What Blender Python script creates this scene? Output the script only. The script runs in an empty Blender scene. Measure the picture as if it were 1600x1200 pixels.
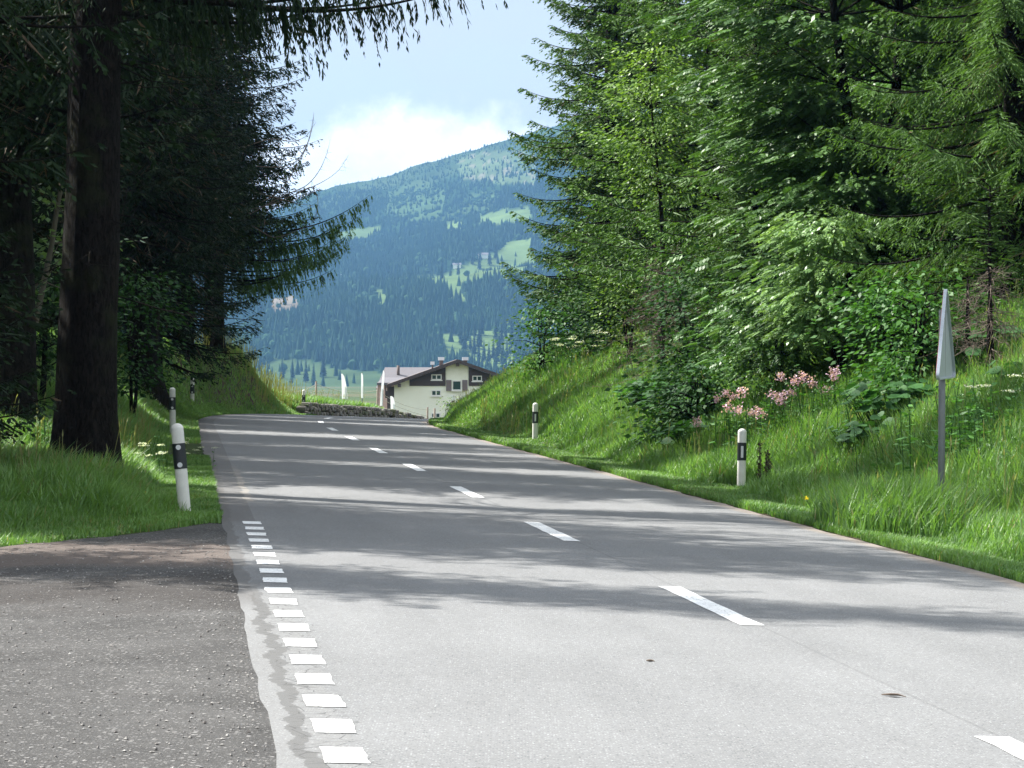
import bpy, math, random
import numpy as np
from math import radians, sin, cos, pi
from mathutils import Vector, Matrix

SC = bpy.context.scene
COL = SC.collection
random.seed(7)

# ------------------------------------------------------------------ camera
F = 4750.0                                    # focal length in 1600-px-wide picture pixels
cam = bpy.data.objects.new("camera", bpy.data.cameras.new("camera"))
COL.objects.link(cam)
cam.data.sensor_width = 36.0
cam.data.lens = 36.0 * F / 1600.0
cam.data.shift_y = -35.0 / 1600.0
cam.data.clip_start = 0.5
cam.data.clip_end = 30000
cam.location = (0, 0, 1.6)
cam.rotation_euler = (pi / 2, 0, 0)
SC.camera = cam

# ------------------------------------------------------------------ sun, sky, exposure
SUN_EL = radians(47)
SUN_DIR = Vector((-0.90, 0.44, 0)).normalized()      # towards the sun, on the ground plane
sd = Vector((SUN_DIR.x * cos(SUN_EL), SUN_DIR.y * cos(SUN_EL), sin(SUN_EL)))
sun = bpy.data.objects.new("sun", bpy.data.lights.new("sun", 'SUN'))
COL.objects.link(sun)
sun.data.energy = 4.6
sun.data.angle = radians(0.53)
sun.data.color = (1.0, 0.96, 0.90)
sun.rotation_euler = sd.to_track_quat('Z', 'Y').to_euler()
sun.location = sd * 60

world = bpy.data.worlds.new("World")
SC.world = world
world.use_nodes = True
SC.view_settings.view_transform = 'Standard'
SC.view_settings.look = 'None'
SC.view_settings.exposure = 1.68
SC.view_settings.gamma = 1.0
SC.render.engine = 'CYCLES'
SC.cycles.max_bounces = 6
SC.cycles.diffuse_bounces = 3
SC.cycles.glossy_bounces = 2
SC.cycles.transmission_bounces = 3
SC.cycles.volume_bounces = 0
SC.cycles.transparent_max_bounces = 4

class NT:
    """small helper for node trees"""
    def __init__(s, tree):
        s.t = tree; s.n = tree.nodes; s.l = tree.links
    def add(s, typ, **kw):
        nd = s.n.new(typ)
        for k, v in kw.items():
            if k.startswith('i_'):
                key = k[2:]
                key = int(key) if key.isdigit() else key.replace('_', ' ')
                sock = nd.inputs[key]
                if hasattr(v, 'is_linked') or isinstance(v, bpy.types.NodeSocket): s.l.new(v, sock)
                else: sock.default_value = v
            else: setattr(nd, k, v)
        return nd
    def link(s, a, b): s.l.new(a, b)
    def math(s, op, a, b=None, c=None, clamp=False):
        nd = s.n.new('ShaderNodeMath'); nd.operation = op; nd.use_clamp = clamp
        for i, x in enumerate((a, b, c)):
            if x is None: continue
            if isinstance(x, bpy.types.NodeSocket): s.l.new(x, nd.inputs[i])
            else: nd.inputs[i].default_value = x
        return nd.outputs[0]
    def mix(s, fac, a, b, blend='MIX'):
        nd = s.n.new('ShaderNodeMix'); nd.data_type = 'RGBA'; nd.blend_type = blend
        for sock, x in ((nd.inputs[0], fac), (nd.inputs[6], a), (nd.inputs[7], b)):
            if isinstance(x, bpy.types.NodeSocket): s.l.new(x, sock)
            elif isinstance(x, (int, float)): sock.default_value = x
            else: sock.default_value = (*x[:3], 1)
        return nd.outputs[2]
    def step(s, x, lo, hi):
        nd = s.n.new('ShaderNodeMapRange'); nd.interpolation_type = 'SMOOTHSTEP'
        s.l.new(x, nd.inputs[0]); nd.inputs[1].default_value = lo; nd.inputs[2].default_value = hi
        nd.inputs[3].default_value = 0; nd.inputs[4].default_value = 1
        return nd.outputs[0]
    def noise(s, vec, scale, detail=3, rough=.5, out='Fac', dist=0):
        nd = s.n.new('ShaderNodeTexNoise'); nd.inputs['Scale'].default_value = scale
        nd.inputs['Detail'].default_value = detail; nd.inputs['Roughness'].default_value = rough
        nd.inputs['Distortion'].default_value = dist
        if vec is not None: s.l.new(vec, nd.inputs['Vector'])
        return nd.outputs[out]

def sky_world():
    w = NT(world.node_tree)
    for n_ in list(w.n): w.n.remove(n_)
    out = w.add('ShaderNodeOutputWorld')
    bg = w.add('ShaderNodeBackground'); bg.inputs['Strength'].default_value = 0.115
    sky = w.add('ShaderNodeTexSky', sky_type='NISHITA', sun_disc=False)
    sky.sun_elevation = SUN_EL
    sky.sun_rotation = math.atan2(sd.x, sd.y)
    sky.altitude = 1000; sky.air_density = 1.0; sky.dust_density = 1.2; sky.ozone_density = 1.5
    tc = w.add('ShaderNodeTexCoord')
    sep = w.add('ShaderNodeSeparateXYZ'); w.link(tc.outputs['Generated'], sep.inputs[0])
    x, y, z = sep.outputs
    az = w.math('ARCTAN2', x, y)
    # large white cumulus low in the valley sky
    comb = w.add('ShaderNodeCombineXYZ'); w.link(az, comb.inputs[0]); w.link(z, comb.inputs[1])
    n1 = w.noise(comb.outputs[0], 55, 5, .6)
    n2 = w.noise(comb.outputs[0], 14, 3, .5)
    a0 = w.math('ADD', az, 0.030)
    top = w.math('SUBTRACT', 0.0835, w.math('MULTIPLY', w.math('MULTIPLY', a0, a0), 5.5))
    top = w.math('MAXIMUM', top, 0.045)
    top = w.math('ADD', top, w.math('MULTIPLY', w.math('SUBTRACT', n1, .5), .022))
    top = w.math('ADD', top, w.math('MULTIPLY', w.math('SUBTRACT', n2, .5), .012))
    cum = w.step(w.math('SUBTRACT', top, z), -0.006, 0.007)
    # thin broken cloud over the rest of the sky
    mp = w.add('ShaderNodeMapping'); mp.inputs['Scale'].default_value = (1, 1, 2.6)
    w.link(tc.outputs['Generated'], mp.inputs[0])
    n3 = w.noise(mp.outputs[0], 3.2, 7, .6, dist=.4)
    veil = w.math('MULTIPLY', w.step(n3, .42, .72), .75)
    n4 = w.noise(mp.outputs[0], 15, 5, .55)
    veil = w.math('ADD', veil, w.math('MULTIPLY', w.step(n4, .45, .75), .30), clamp=True)
    base = w.mix(.82, sky.outputs[0], (2.0, 1.80, 1.62))
    c1 = w.mix(veil, base, (2.45, 2.22, 2.18))
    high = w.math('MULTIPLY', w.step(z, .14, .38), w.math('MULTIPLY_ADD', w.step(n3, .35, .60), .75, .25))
    c1 = w.mix(high, c1, (4.3, 4.55, 4.85))        # bright broken cloud overhead, out of view, added as fill for the shade
    c2 = w.mix(cum, c1, w.mix(w.step(n1, .3, .7), (4.2, 4.1, 4.1), (5.4, 5.2, 5.1)))
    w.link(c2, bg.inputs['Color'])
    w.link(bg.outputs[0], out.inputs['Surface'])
sky_world()

# ------------------------------------------------------------------ mesh helpers
class MB:
    """collects vertex / face batches and links them as ONE mesh object"""
    def __init__(s):
        s.v = []; s.f = []; s.m = []; s.c = []; s.nv = 0; s.sm = []
    def add(s, v, f, mat=0, col=None, smooth=False):
        v = np.asarray(v, dtype=np.float32).reshape(-1, 3)
        if isinstance(f, list) and len(set(len(q) for q in f if hasattr(q, '__len__'))) > 1:
            b = s.nv; s.add(v, [q for q in f if len(q) == 4], mat, col, smooth)
            for sz in set(len(q) for q in f) - {4}:
                g = np.array([q for q in f if len(q) == sz], dtype=np.int64) + b
                s.f.append(g); s.m.append(np.full(len(g), mat, np.int32)); s.sm.append(np.full(len(g), smooth, dtype=bool))
            return
        f = np.asarray(f, dtype=np.int64)
        if f.ndim == 1: f = f.reshape(1, -1)
        s.v.append(v); s.f.append(f + s.nv)
        s.m.append(np.full(len(f), mat, dtype=np.int32) if np.isscalar(mat) else np.asarray(mat, dtype=np.int32))
        s.sm.append(np.full(len(f), smooth, dtype=bool))
        if col is None: col = np.zeros((len(v), 3), np.float32)
        else:
            col = np.asarray(col, dtype=np.float32)
            if col.ndim == 1: col = np.tile(col, (len(v), 1))
        s.c.append(col); s.nv += len(v)
    def mesh(s, name):
        me = bpy.data.meshes.new(name)
        V = np.concatenate(s.v); C = np.concatenate(s.c)
        loops = np.concatenate([a.ravel() for a in s.f]).astype(np.int32)
        tot = np.concatenate([np.full(len(a), a.shape[1], dtype=np.int32) for a in s.f])
        start = np.concatenate([[0], np.cumsum(tot)[:-1]]).astype(np.int32)
        me.vertices.add(len(V)); me.vertices.foreach_set('co', V.ravel())
        me.loops.add(len(loops)); me.loops.foreach_set('vertex_index', loops)
        me.polygons.add(len(tot)); me.polygons.foreach_set('loop_start', start)
        me.polygons.foreach_set('material_index', np.concatenate(s.m))
        me.polygons.foreach_set('use_smooth', np.concatenate(s.sm))
        at = me.attributes.new('vc', 'FLOAT_COLOR', 'POINT')
        at.data.foreach_set('color', np.hstack([C, np.ones((len(C), 1), np.float32)]).astype(np.float32).ravel())
        me.update(calc_edges=True)
        return me
    def build(s, name, mats, parent=None):
        me = s.mesh(name)
        for m in (mats if isinstance(mats, (list, tuple)) else [mats]): me.materials.append(m)
        o = bpy.data.objects.new(name, me); COL.objects.link(o)
        if parent is not None: o.parent = parent
        return o
    # shapes
    def box(s, lo, hi, mat=0, col=None, M=None):
        x0, y0, z0 = lo; x1, y1, z1 = hi
        v = np.array([(x0,y0,z0),(x1,y0,z0),(x1,y1,z0),(x0,y1,z0),(x0,y0,z1),(x1,y0,z1),(x1,y1,z1),(x0,y1,z1)], float)
        if M is not None: v = np.array([tuple(M @ Vector(p)) for p in v])
        s.add(v, [(0,3,2,1),(4,5,6,7),(0,1,5,4),(1,2,6,5),(2,3,7,6),(3,0,4,7)], mat, col)
    def prism(s, pts, y0, y1, mat=0):
        """outline in x,z extruded along y"""
        n = len(pts)
        v = [(p[0], y0, p[1]) for p in pts] + [(p[0], y1, p[1]) for p in pts]
        s.add(v, [list(range(n))], mat); s.v.pop(); s.c.pop(); s.nv -= 2 * n
        s.f.pop(); s.m.pop(); s.sm.pop()
        b = s.nv
        s.add(v, [(i, i + n, (i + 1) % n + n, (i + 1) % n) for i in range(n)], mat)
        s.nv = b + 2 * n
        for cap in (list(range(n - 1, -1, -1))[::-1], [i + n for i in range(n)][::-1]):
            s.f.append(np.array([cap], dtype=np.int64) + b); s.m.append(np.array([mat], np.int32)); s.sm.append(np.array([False]))
    def tube(s, pts, rad, sides=6, mat=0, col=None, cap=False, smooth=True, noise=0, rng=None):
        P = np.asarray(pts, float); n = len(P); R = np.broadcast_to(np.asarray(rad, float), (n,))
        T = np.gradient(P, axis=0); T /= np.linalg.norm(T, axis=1)[:, None] + 1e-9
        ref = np.array([0, 0, 1.0]) if abs(T[:, 2]).mean() < .8 else np.array([1.0, 0, 0])
        A = np.cross(T, ref); A /= np.linalg.norm(A, axis=1)[:, None] + 1e-9
        B = np.cross(T, A)
        a = np.arange(sides) * 2 * pi / sides
        rr = R[:, None] * np.ones(sides)[None]
        if noise and rng is not None: rr = rr * (1 + noise * rng.standard_normal((n, sides)))
        V = P[:, None] + rr[..., None] * (A[:, None] * np.cos(a)[None, :, None] + B[:, None] * np.sin(a)[None, :, None])
        i = np.arange(n - 1)[:, None]; j = np.arange(sides)[None]; k = (j + 1) % sides
        Fq = np.stack([i * sides + j, i * sides + k, (i + 1) * sides + k, (i + 1) * sides + j], -1).reshape(-1, 4)
        s.add(V.reshape(-1, 3), Fq, mat, col, smooth)
        if cap:
            b = s.nv - n * sides
            for q in (list(range(sides))[::-1], [(n - 1) * sides + t for t in range(sides)]):
                s.f.append(np.array([q], dtype=np.int64) + b); s.m.append(np.array([mat], np.int32)); s.sm.append(np.array([False]))

def mesh_of(name, *a): return None

def tag(o, label=None, cat=None, group=None, kind=None):
    if label: o['label'] = label
    if cat: o['category'] = cat
    if group: o['group'] = group
    if kind: o['kind'] = kind
    return o
def empty(name, loc=(0, 0, 0), rz=0.0, sc=1.0):
    o = bpy.data.objects.new(name, None); COL.objects.link(o)
    o.location = loc; o.rotation_euler = (0, 0, rz)
    o.scale = (sc, sc, sc) if np.isscalar(sc) else sc
    return o
def copy_tree(o, parent=None):
    c = o.copy(); COL.objects.link(c)
    if parent is not None: c.parent = parent
    for ch in list(o.children): copy_tree(ch, c)
    return c

# ------------------------------------------------------------------ materials
def new_mat(name):
    m = bpy.data.materials.new(name); m.use_nodes = True
    t = NT(m.node_tree)
    for n_ in list(t.n): t.n.remove(n_)
    out = t.add('ShaderNodeOutputMaterial')
    return m, t, out
def simple(name, col, rough=.6, metal=0, var=.12, scale=6, bump=0, spec=.5):
    m, t, out = new_mat(name)
    tc = t.add('ShaderNodeTexCoord')
    n = t.noise(tc.outputs['Object'], scale, 5, .6)
    f = t.math('MULTIPLY_ADD', n, var * 2, 1 - var)
    c = t.mix(1, col, (1, 1, 1), 'MULTIPLY')
    vm = t.add('ShaderNodeVectorMath', operation='SCALE'); t.link(c, vm.inputs[0]); t.link(f, vm.inputs['Scale'])
    p = t.add('ShaderNodeBsdfPrincipled'); t.link(vm.outputs[0], p.inputs['Base Color'])
    p.inputs['Roughness'].default_value = rough; p.inputs['Metallic'].default_value = metal
    p.inputs['Specular IOR Level'].default_value = spec
    if bump:
        b = t.add('ShaderNodeBump'); b.inputs['Strength'].default_value = bump; b.inputs['Distance'].default_value = .02
        t.link(t.noise(tc.outputs['Object'], scale * 5, 5, .7), b.inputs['Height']); t.link(b.outputs[0], p.inputs['Normal'])
    t.link(p.outputs[0], out.inputs['Surface'])
    return m
def leafy(name, dark, light, dead=(.10, .07, .045), trans=.35, rough=.5, spec=.4, nscale=.5, objvar=.25):
    """foliage: vc.r random per leaf, vc.g young growth, vc.b dead"""
    m, t, out = new_mat(name)
    at = t.add('ShaderNodeAttribute', attribute_name='vc')
    sp = t.add('ShaderNodeSeparateColor'); t.link(at.outputs['Color'], sp.inputs[0])
    tc = t.add('ShaderNodeTexCoord'); geo = t.add('ShaderNodeNewGeometry')
    n = t.noise(geo.outputs['Position'], nscale, 3, .6)
    k = t.math('ADD', t.math('MULTIPLY', sp.outputs[0], .45), t.math('MULTIPLY', t.step(n, .35, .65), .35))
    k = t.math('ADD', k, t.math('MULTIPLY', sp.outputs[1], .45), clamp=True)
    oi = t.add('ShaderNodeObjectInfo')
    c = t.mix(k, dark, light)
    c = t.mix(sp.outputs[2], c, dead)
    f = t.math('MULTIPLY_ADD', oi.outputs['Random'], objvar * 2, 1 - objvar)
    vm = t.add('ShaderNodeVectorMath', operation='SCALE'); t.link(c, vm.inputs[0]); t.link(f, vm.inputs['Scale'])
    p = t.add('ShaderNodeBsdfPrincipled'); t.link(vm.outputs[0], p.inputs['Base Color'])
    p.inputs['Roughness'].default_value = rough; p.inputs['Specular IOR Level'].default_value = spec
    tr = t.add('ShaderNodeBsdfTranslucent')
    c2 = t.mix(1, vm.outputs[0], (1.25, 1.3, .55), 'MULTIPLY'); t.link(c2, tr.inputs['Color'])
    ms = t.add('ShaderNodeMixShader'); ms.inputs[0].default_value = trans
    t.link(p.outputs[0], ms.inputs[1]); t.link(tr.outputs[0], ms.inputs[2]); t.link(ms.outputs[0], out.inputs['Surface'])
    return m

M = {}
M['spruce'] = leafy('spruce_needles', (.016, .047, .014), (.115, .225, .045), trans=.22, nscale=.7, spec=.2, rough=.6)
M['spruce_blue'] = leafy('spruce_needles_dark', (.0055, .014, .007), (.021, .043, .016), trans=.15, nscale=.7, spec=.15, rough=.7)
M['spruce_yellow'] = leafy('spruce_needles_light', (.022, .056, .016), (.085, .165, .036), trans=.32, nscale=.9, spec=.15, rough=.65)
M['ash'] = leafy('pinnate_leaves', (.024, .075, .020), (.125, .26, .060), trans=.22, rough=.5, spec=.4)
M['rowan'] = leafy('bright_leaves', (.085, .17, .06), (.24, .38, .15), trans=.32, rough=.42)
M['beech'] = leafy('yellow_green_leaves', (.045, .11, .02), (.18, .29, .05), trans=.30, rough=.45, spec=.35)
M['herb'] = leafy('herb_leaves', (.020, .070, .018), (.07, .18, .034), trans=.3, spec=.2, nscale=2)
M['shade_tinted_herb'] = leafy('herb_leaves_shade_tinted', (.010, .035, .012), (.036, .095, .022), trans=.25, spec=.15, rough=.65, nscale=2)  # herb leaves darkened: the gloom under the trees is put into the colour
M['butterbur'] = leafy('broad_leaves', (.013, .050, .017), (.050, .14, .034), trans=.3, rough=.6, spec=.2, nscale=2)
M['grass'] = leafy('grass_blades', (.045, .125, .026), (.205, .36, .105), dead=(.27, .25, .12), trans=.38, rough=.5, nscale=.45, objvar=0)
M['pink'] = leafy('pink_petals', (.42, .21, .34), (.62, .44, .55), trans=.3)
M['white_petal'] = leafy('white_petals', (.55, .58, .48), (.80, .82, .74), trans=.3)
M['yellow_petal'] = leafy('yellow_petals', (.55, .42, .03), (.75, .6, .05), trans=.3)
M['far_tree'] = leafy('far_conifers', (.009, .026, .016), (.022, .056, .022), trans=.0, rough=.9, spec=.1, nscale=.01)
M['twig'] = simple('dead_twigs', (.11, .085, .065), .9, scale=3)
M['pale_bark'] = simple('pale_bark', (.11, .10, .07), .85, var=.4, scale=6, bump=.4)
def bark_mat():
    m, t, out = new_mat('spruce_bark')
    tc = t.add('ShaderNodeTexCoord')
    mp = t.add('ShaderNodeMapping'); mp.inputs['Scale'].default_value = (1, 1, .3); t.link(tc.outputs['Object'], mp.inputs[0])
    n = t.noise(mp.outputs[0], 26, 6, .7, dist=.6)
    n3 = t.noise(tc.outputs['Object'], 60, 3, .7)
    n2 = t.noise(tc.outputs['Object'], 1.3, 4, .6)
    k = t.math('ADD', t.math('MULTIPLY', t.step(n, .36, .62), .8), t.math('MULTIPLY', n3, .25))
    c = t.mix(k, (.005, .0045, .004), (.023, .020, .018))
    c = t.mix(t.math('MULTIPLY', t.step(n2, .50, .66), .5), c, (.035, .045, .018))
    p = t.add('ShaderNodeBsdfPrincipled'); t.link(c, p.inputs['Base Color']); p.inputs['Roughness'].default_value = .95
    p.inputs['Specular IOR Level'].default_value = .1
    b = t.add('ShaderNodeBump'); b.inputs['Strength'].default_value = 1; b.inputs['Distance'].default_value = .03
    t.link(k, b.inputs['Height']); t.link(b.outputs[0], p.inputs['Normal'])
    t.link(p.outputs[0], out.inputs['Surface'])
    return m
M['bark'] = bark_mat()
M['white_plastic'] = simple('white_plastic', (.66, .66, .61), .5, var=.22, scale=9)
M['black_band'] = simple('black_band', (.018, .022, .026), .4, var=.2)
M['reflector'] = simple('reflector', (.62, .64, .64), .25, var=.05)
M['galv'] = simple('galvanised_steel', (.42, .46, .51), .45, metal=.35, var=.15, scale=12)
M['galv_pole'] = simple('galvanised_pole', (.15, .165, .165), .6, metal=.35, var=.22, scale=18)
M['sign_red'] = simple('sign_red', (.55, .02, .02), .4, var=.05)
M['sign_white'] = simple('sign_white', (.75, .75, .74), .4, var=.05)
M['fin'] = simple('white_fin', (.78, .79, .80), .5, var=.05)
def fin_mat():
    m, t, out = new_mat('white_translucent_sheet')
    a_ = t.add('ShaderNodeBsdfPrincipled'); a_.inputs['Base Color'].default_value = (.82, .83, .83, 1); a_.inputs['Roughness'].default_value = .5
    b_ = t.add('ShaderNodeBsdfTranslucent'); b_.inputs['Color'].default_value = (.85, .86, .86, 1)
    x = t.add('ShaderNodeMixShader'); x.inputs[0].default_value = .5
    t.link(a_.outputs[0], x.inputs[1]); t.link(b_.outputs[0], x.inputs[2]); t.link(x.outputs[0], out.inputs['Surface'])
    return m
M['fin'] = fin_mat()
M['post_wood'] = simple('weathered_post', (.16, .13, .10), .85, var=.35, scale=14, bump=.4)
M['wire'] = simple('fence_wire', (.35, .34, .28), .6, var=.1)
M['render_wall'] = simple('cream_render', (.80, .82, .70), .85, var=.06, scale=1.2)
M['timber'] = simple('dark_timber', (.060, .045, .042), .8, var=.3, scale=3)
M['roof'] = simple('roof_tiles', (.13, .105, .10), .75, var=.25, scale=2)
M['roof_grey'] = simple('grey_roof_sheet', (.105, .10, .11), .7, var=.12, scale=.6)
M['win_frame'] = simple('window_frame', (.72, .72, .68), .5, var=.04)
M['glass'] = simple('dark_glass', (.02, .045, .04), .12, var=.1)
M['shutter'] = simple('shutter', (.16, .13, .13), .7, var=.2)
M['chimney'] = simple('chimney_brick', (.12, .09, .08), .8, var=.2)
M['chimney_cap'] = simple('chimney_cap', (.62, .64, .66), .4, metal=.2, var=.05)
M['pinkwall'] = simple('pink_render', (.48, .33, .29), .85, var=.08)

# ------------------------------------------------------------------ the lie of the land
T0 = np.array([-0.1061, 0.9944]); N0 = np.array([0.9944, 0.1061])
P0 = np.array([0.35, 0.0]); V0 = 80.0; RC = 150.0; W = 6.38
CC = P0 + T0 * V0 + N0 * RC
PHI_MAX = 1.0
def sstep(x, a, b):
    t = np.clip((x - a) / (b - a), 0, 1); return t * t * (3 - 2 * t)
def road_uv(x, y):
    """u = metres right of the road's left edge, v = metres along it"""
    x = np.asarray(x, float); y = np.asarray(y, float)
    dx = x - P0[0]; dy = y - P0[1]
    v1 = dx * T0[0] + dy * T0[1]; u1 = dx * N0[0] + dy * N0[1]
    rx = x - CC[0]; ry = y - CC[1]
    r = np.hypot(rx, ry) + 1e-9
    # angle swept clockwise from -N0
    cosp = -(rx * N0[0] + ry * N0[1]); sinp = rx * T0[0] + ry * T0[1]
    phi = np.arctan2(sinp, cosp)
    curve = (v1 > V0)
    phi = np.clip(phi, 0, 3)
    u = np.where(curve, RC - r, u1); v = np.where(curve, V0 + RC * phi, v1)
    return u, v
def road_xy(u, v):
    u = np.asarray(u, float); v = np.asarray(v, float)
    s = P0[None] + 0 * u[..., None]
    st = s + T0 * v[..., None] + N0 * u[..., None]
    phi = (v - V0) / RC
    dirx = -N0[0] * np.cos(phi) + T0[0] * np.sin(phi)
    diry = -N0[1] * np.cos(phi) + T0[1] * np.sin(phi)
    cx = CC[0] + dirx * (RC - u); cy = CC[1] + diry * (RC - u)
    return np.where(v < V0, st[..., 0], cx), np.where(v < V0, st[..., 1], cy)
def zroad(v):
    v = np.asarray(v, float)
    q = np.clip(v - 83, 0, 52)
    return -0.0004 * q * q - 0.0416 * np.clip(v - 135, 0, 90)
def vnoise(x, y, s, seed=0):
    """cheap smooth value noise"""
    x = np.asarray(x, float) * s + seed * 17.3; y = np.asarray(y, float) * s - seed * 9.1
    xi = np.floor(x); yi = np.floor(y); fx = x - xi; fy = y - yi
    fx = fx * fx * (3 - 2 * fx); fy = fy * fy * (3 - 2 * fy)
    def h(a, b):
        q = np.sin(a * 127.1 + b * 311.7 + seed * 74.7) * 43758.5453
        return q - np.floor(q)
    return (h(xi, yi) * (1 - fx) + h(xi + 1, yi) * fx) * (1 - fy) + (h(xi, yi + 1) * (1 - fx) + h(xi + 1, yi + 1) * fx) * fy
def hL(v): return np.interp(v, [29, 33, 40, 50, 60, 75, 105], [0, .15, .4, .95, 1.7, 2.2, 2.3])
def layby_far(du):
    du = np.asarray(du, float)
    return np.interp(du, [0, .3, 1, 2, 3.5, 14], [30.7, 30.2, 28.4, 26.8, 26.3, 26.6]) + .45 * (vnoise(-du, 0 * du, 2.1, 8) - .5) + .3 * (vnoise(-du, 0 * du, 7., 9) - .5)
def ground_z(x, y, under_road=True):
    x = np.asarray(x, float); y = np.asarray(y, float)
    u, v = road_uv(x, y)
    zr = zroad(v)
    z = zr - 0.031 * np.clip(u, 0, W)
    # left bank
    du = np.clip(-u, 0, None)
    st = np.interp(v, [60, 92], [1.0, .15]); wd = np.interp(v, [60, 92], [3.6, 2.1])
    bank = hL(v) * sstep(du, st, st + wd) + .9 * sstep(du, 5, 22) * sstep(v, 30, 60)
    end = 1 - sstep(v, 111, 117)
    knoll = .75 * sstep(du, .2, 1.8) - 7.0 * sstep(du, 4.5, 26)
    wf = np.interp(v, [118, 129, 137], [1, 1, 0])
    wallz = wf * (.40 * sstep(du, .34, .5) + .12 * sstep(du, .5, 2)) - 6.5 * sstep(du, .6 + 3.4 * wf, 14 + 12 * wf) - .25 * (1 - wf) * sstep(du, .1, 1)
    wz = sstep(v, 116.5, 118.5)
    left = bank * end + (1 - end) * (knoll * (1 - wz) + wallz * wz)
    # right bank
    dr = np.clip(u - W, 0, None)
    s0 = np.interp(v, [40, 60, 73, 84], [1.75, 1.5, 1.40, .45])
    br = .62 * np.clip(dr - s0, 0, 3.6) + .16 * np.clip(dr - s0 - 3.6, 0, 26)
    br = br * (1 - .9 * sstep(v, 118, 150))
    br = br - .05 * sstep(dr, .05, .8)
    off = np.clip(np.maximum(du, dr) - .3, 0, 1)
    z = z + np.where(u < 0, left, np.where(u > W, br, 0))
    z = z + off * (.16 * (vnoise(x, y, .55, 1) - .5) + .10 * (vnoise(x, y, 1.7, 2) - .5)) * np.where((u < 0) & (v < 29), .1, 1)
    far = np.interp(y, [150, 400, 2500, 4000], [-5.2, -6.5, -19, -30])
    k = sstep(np.maximum(v, y), 150, 235)
    k = np.maximum(k, sstep(np.abs(x), 60, 200) * sstep(y, 100, 200))
    z = z * (1 - k) + far * k
    if under_road:
        ins = ((u > -.02) & (u < W + .02) & (v < 300)) | ((u > -13.5) & (u < .1) & (v < layby_far(-u) - .45))
        z = np.where(ins, z - .06, z)
    return z
def gz(x, y): return float(ground_z(x, y, False))
def at(px, d, py=None):
    """world x (and z) on the sight line through picture column px at depth d"""
    X = (px - 800) / F * d
    return X if py is None else (X, d, 1.6 - (py - 565) / F * d)

# ------------------------------------------------------------------ ground
def ground_mat():
    m, t, out = new_mat('ground_soil')
    geo = t.add('ShaderNodeNewGeometry')
    n = t.noise(geo.outputs['Position'], 1.2, 5, .6); n2 = t.noise(geo.outputs['Position'], .006, 4, .6)
    c = t.mix(t.step(n, .35, .65), (.030, .045, .016), (.055, .085, .022))
    at_ = t.add('ShaderNodeAttribute', attribute_name='vc')
    sp = t.add('ShaderNodeSeparateColor'); t.link(at_.outputs['Color'], sp.inputs[0])
    c = t.mix(sp.outputs[0], c, t.mix(n, (.028, .020, .014), (.070, .050, .034)))     # bare earth
    meadow = t.mix(t.step(n2, .4, .62), (.045, .070, .024), (.080, .080, .038))
    c = t.mix(sp.outputs[1], c, meadow)
    p = t.add('ShaderNodeBsdfPrincipled'); t.link(c, p.inputs['Base Color']); p.inputs['Roughness'].default_value = .95
    p.inputs['Specular IOR Level'].default_value = .1
    b = t.add('ShaderNodeBump'); b.inputs['Strength'].default_value = .8; b.inputs['Distance'].default_value = .05
    t.link(t.noise(geo.outputs['Position'], 14, 4, .7), b.inputs['Height']); t.link(b.outputs[0], p.inputs['Normal'])
    t.link(p.outputs[0], out.inputs['Surface'])
    return m
def axis(dense, coarse): return np.unique(np.round(np.concatenate([dense, coarse]), 3))
def ground():
    xs = axis(np.arange(-15, 15.01, .25), np.concatenate([np.arange(-60, 61, 3.), np.geomspace(60, 9000, 22), -np.geomspace(60, 9000, 22)]))
    ys = axis(np.arange(8, 145, .4), np.concatenate([np.arange(-30, 240, 4.), np.geomspace(240, 12000, 40), [-300, -1500]]))
    X, Y = np.meshgrid(xs, ys); Z = ground_z(X, Y)
    Z = np.where(Y > 2900, Z - (Y - 2900) * .02, Z)
    nx, ny = len(xs), len(ys)
    i = np.arange(ny - 1)[:, None]; j = np.arange(nx - 1)[None]
    Fq = np.stack([i * nx + j, i * nx + j + 1, (i + 1) * nx + j + 1, (i + 1) * nx + j], -1).reshape(-1, 4)
    u, v = road_uv(X, Y)
    du = -u
    earth = sstep(v, 88, 96) * (1 - sstep(v, 114, 117)) * sstep(du, .2, .6) * (1 - sstep(du, 3.2, 4.5)) * (vnoise(X, Y, 1.1, 5) > .35)
    earth = np.maximum(earth, sstep(du, 5, 7) * (v < 112) * .8)
    earth = np.maximum(earth, sstep(u - W, 6, 8) * .8 * (v < 130))
    earth = np.maximum(earth, ((u > W) & (u < W + .25)) * .9)
    mead = sstep(Y, 150, 230)
    C = np.stack([earth, mead, 0 * mead], -1).reshape(-1, 3)
    mb = MB(); mb.add(np.stack([X, Y, Z], -1).reshape(-1, 3), Fq, 0, C, True)
    tag(mb.build('ground', ground_mat()), kind='structure')
ground()

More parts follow.
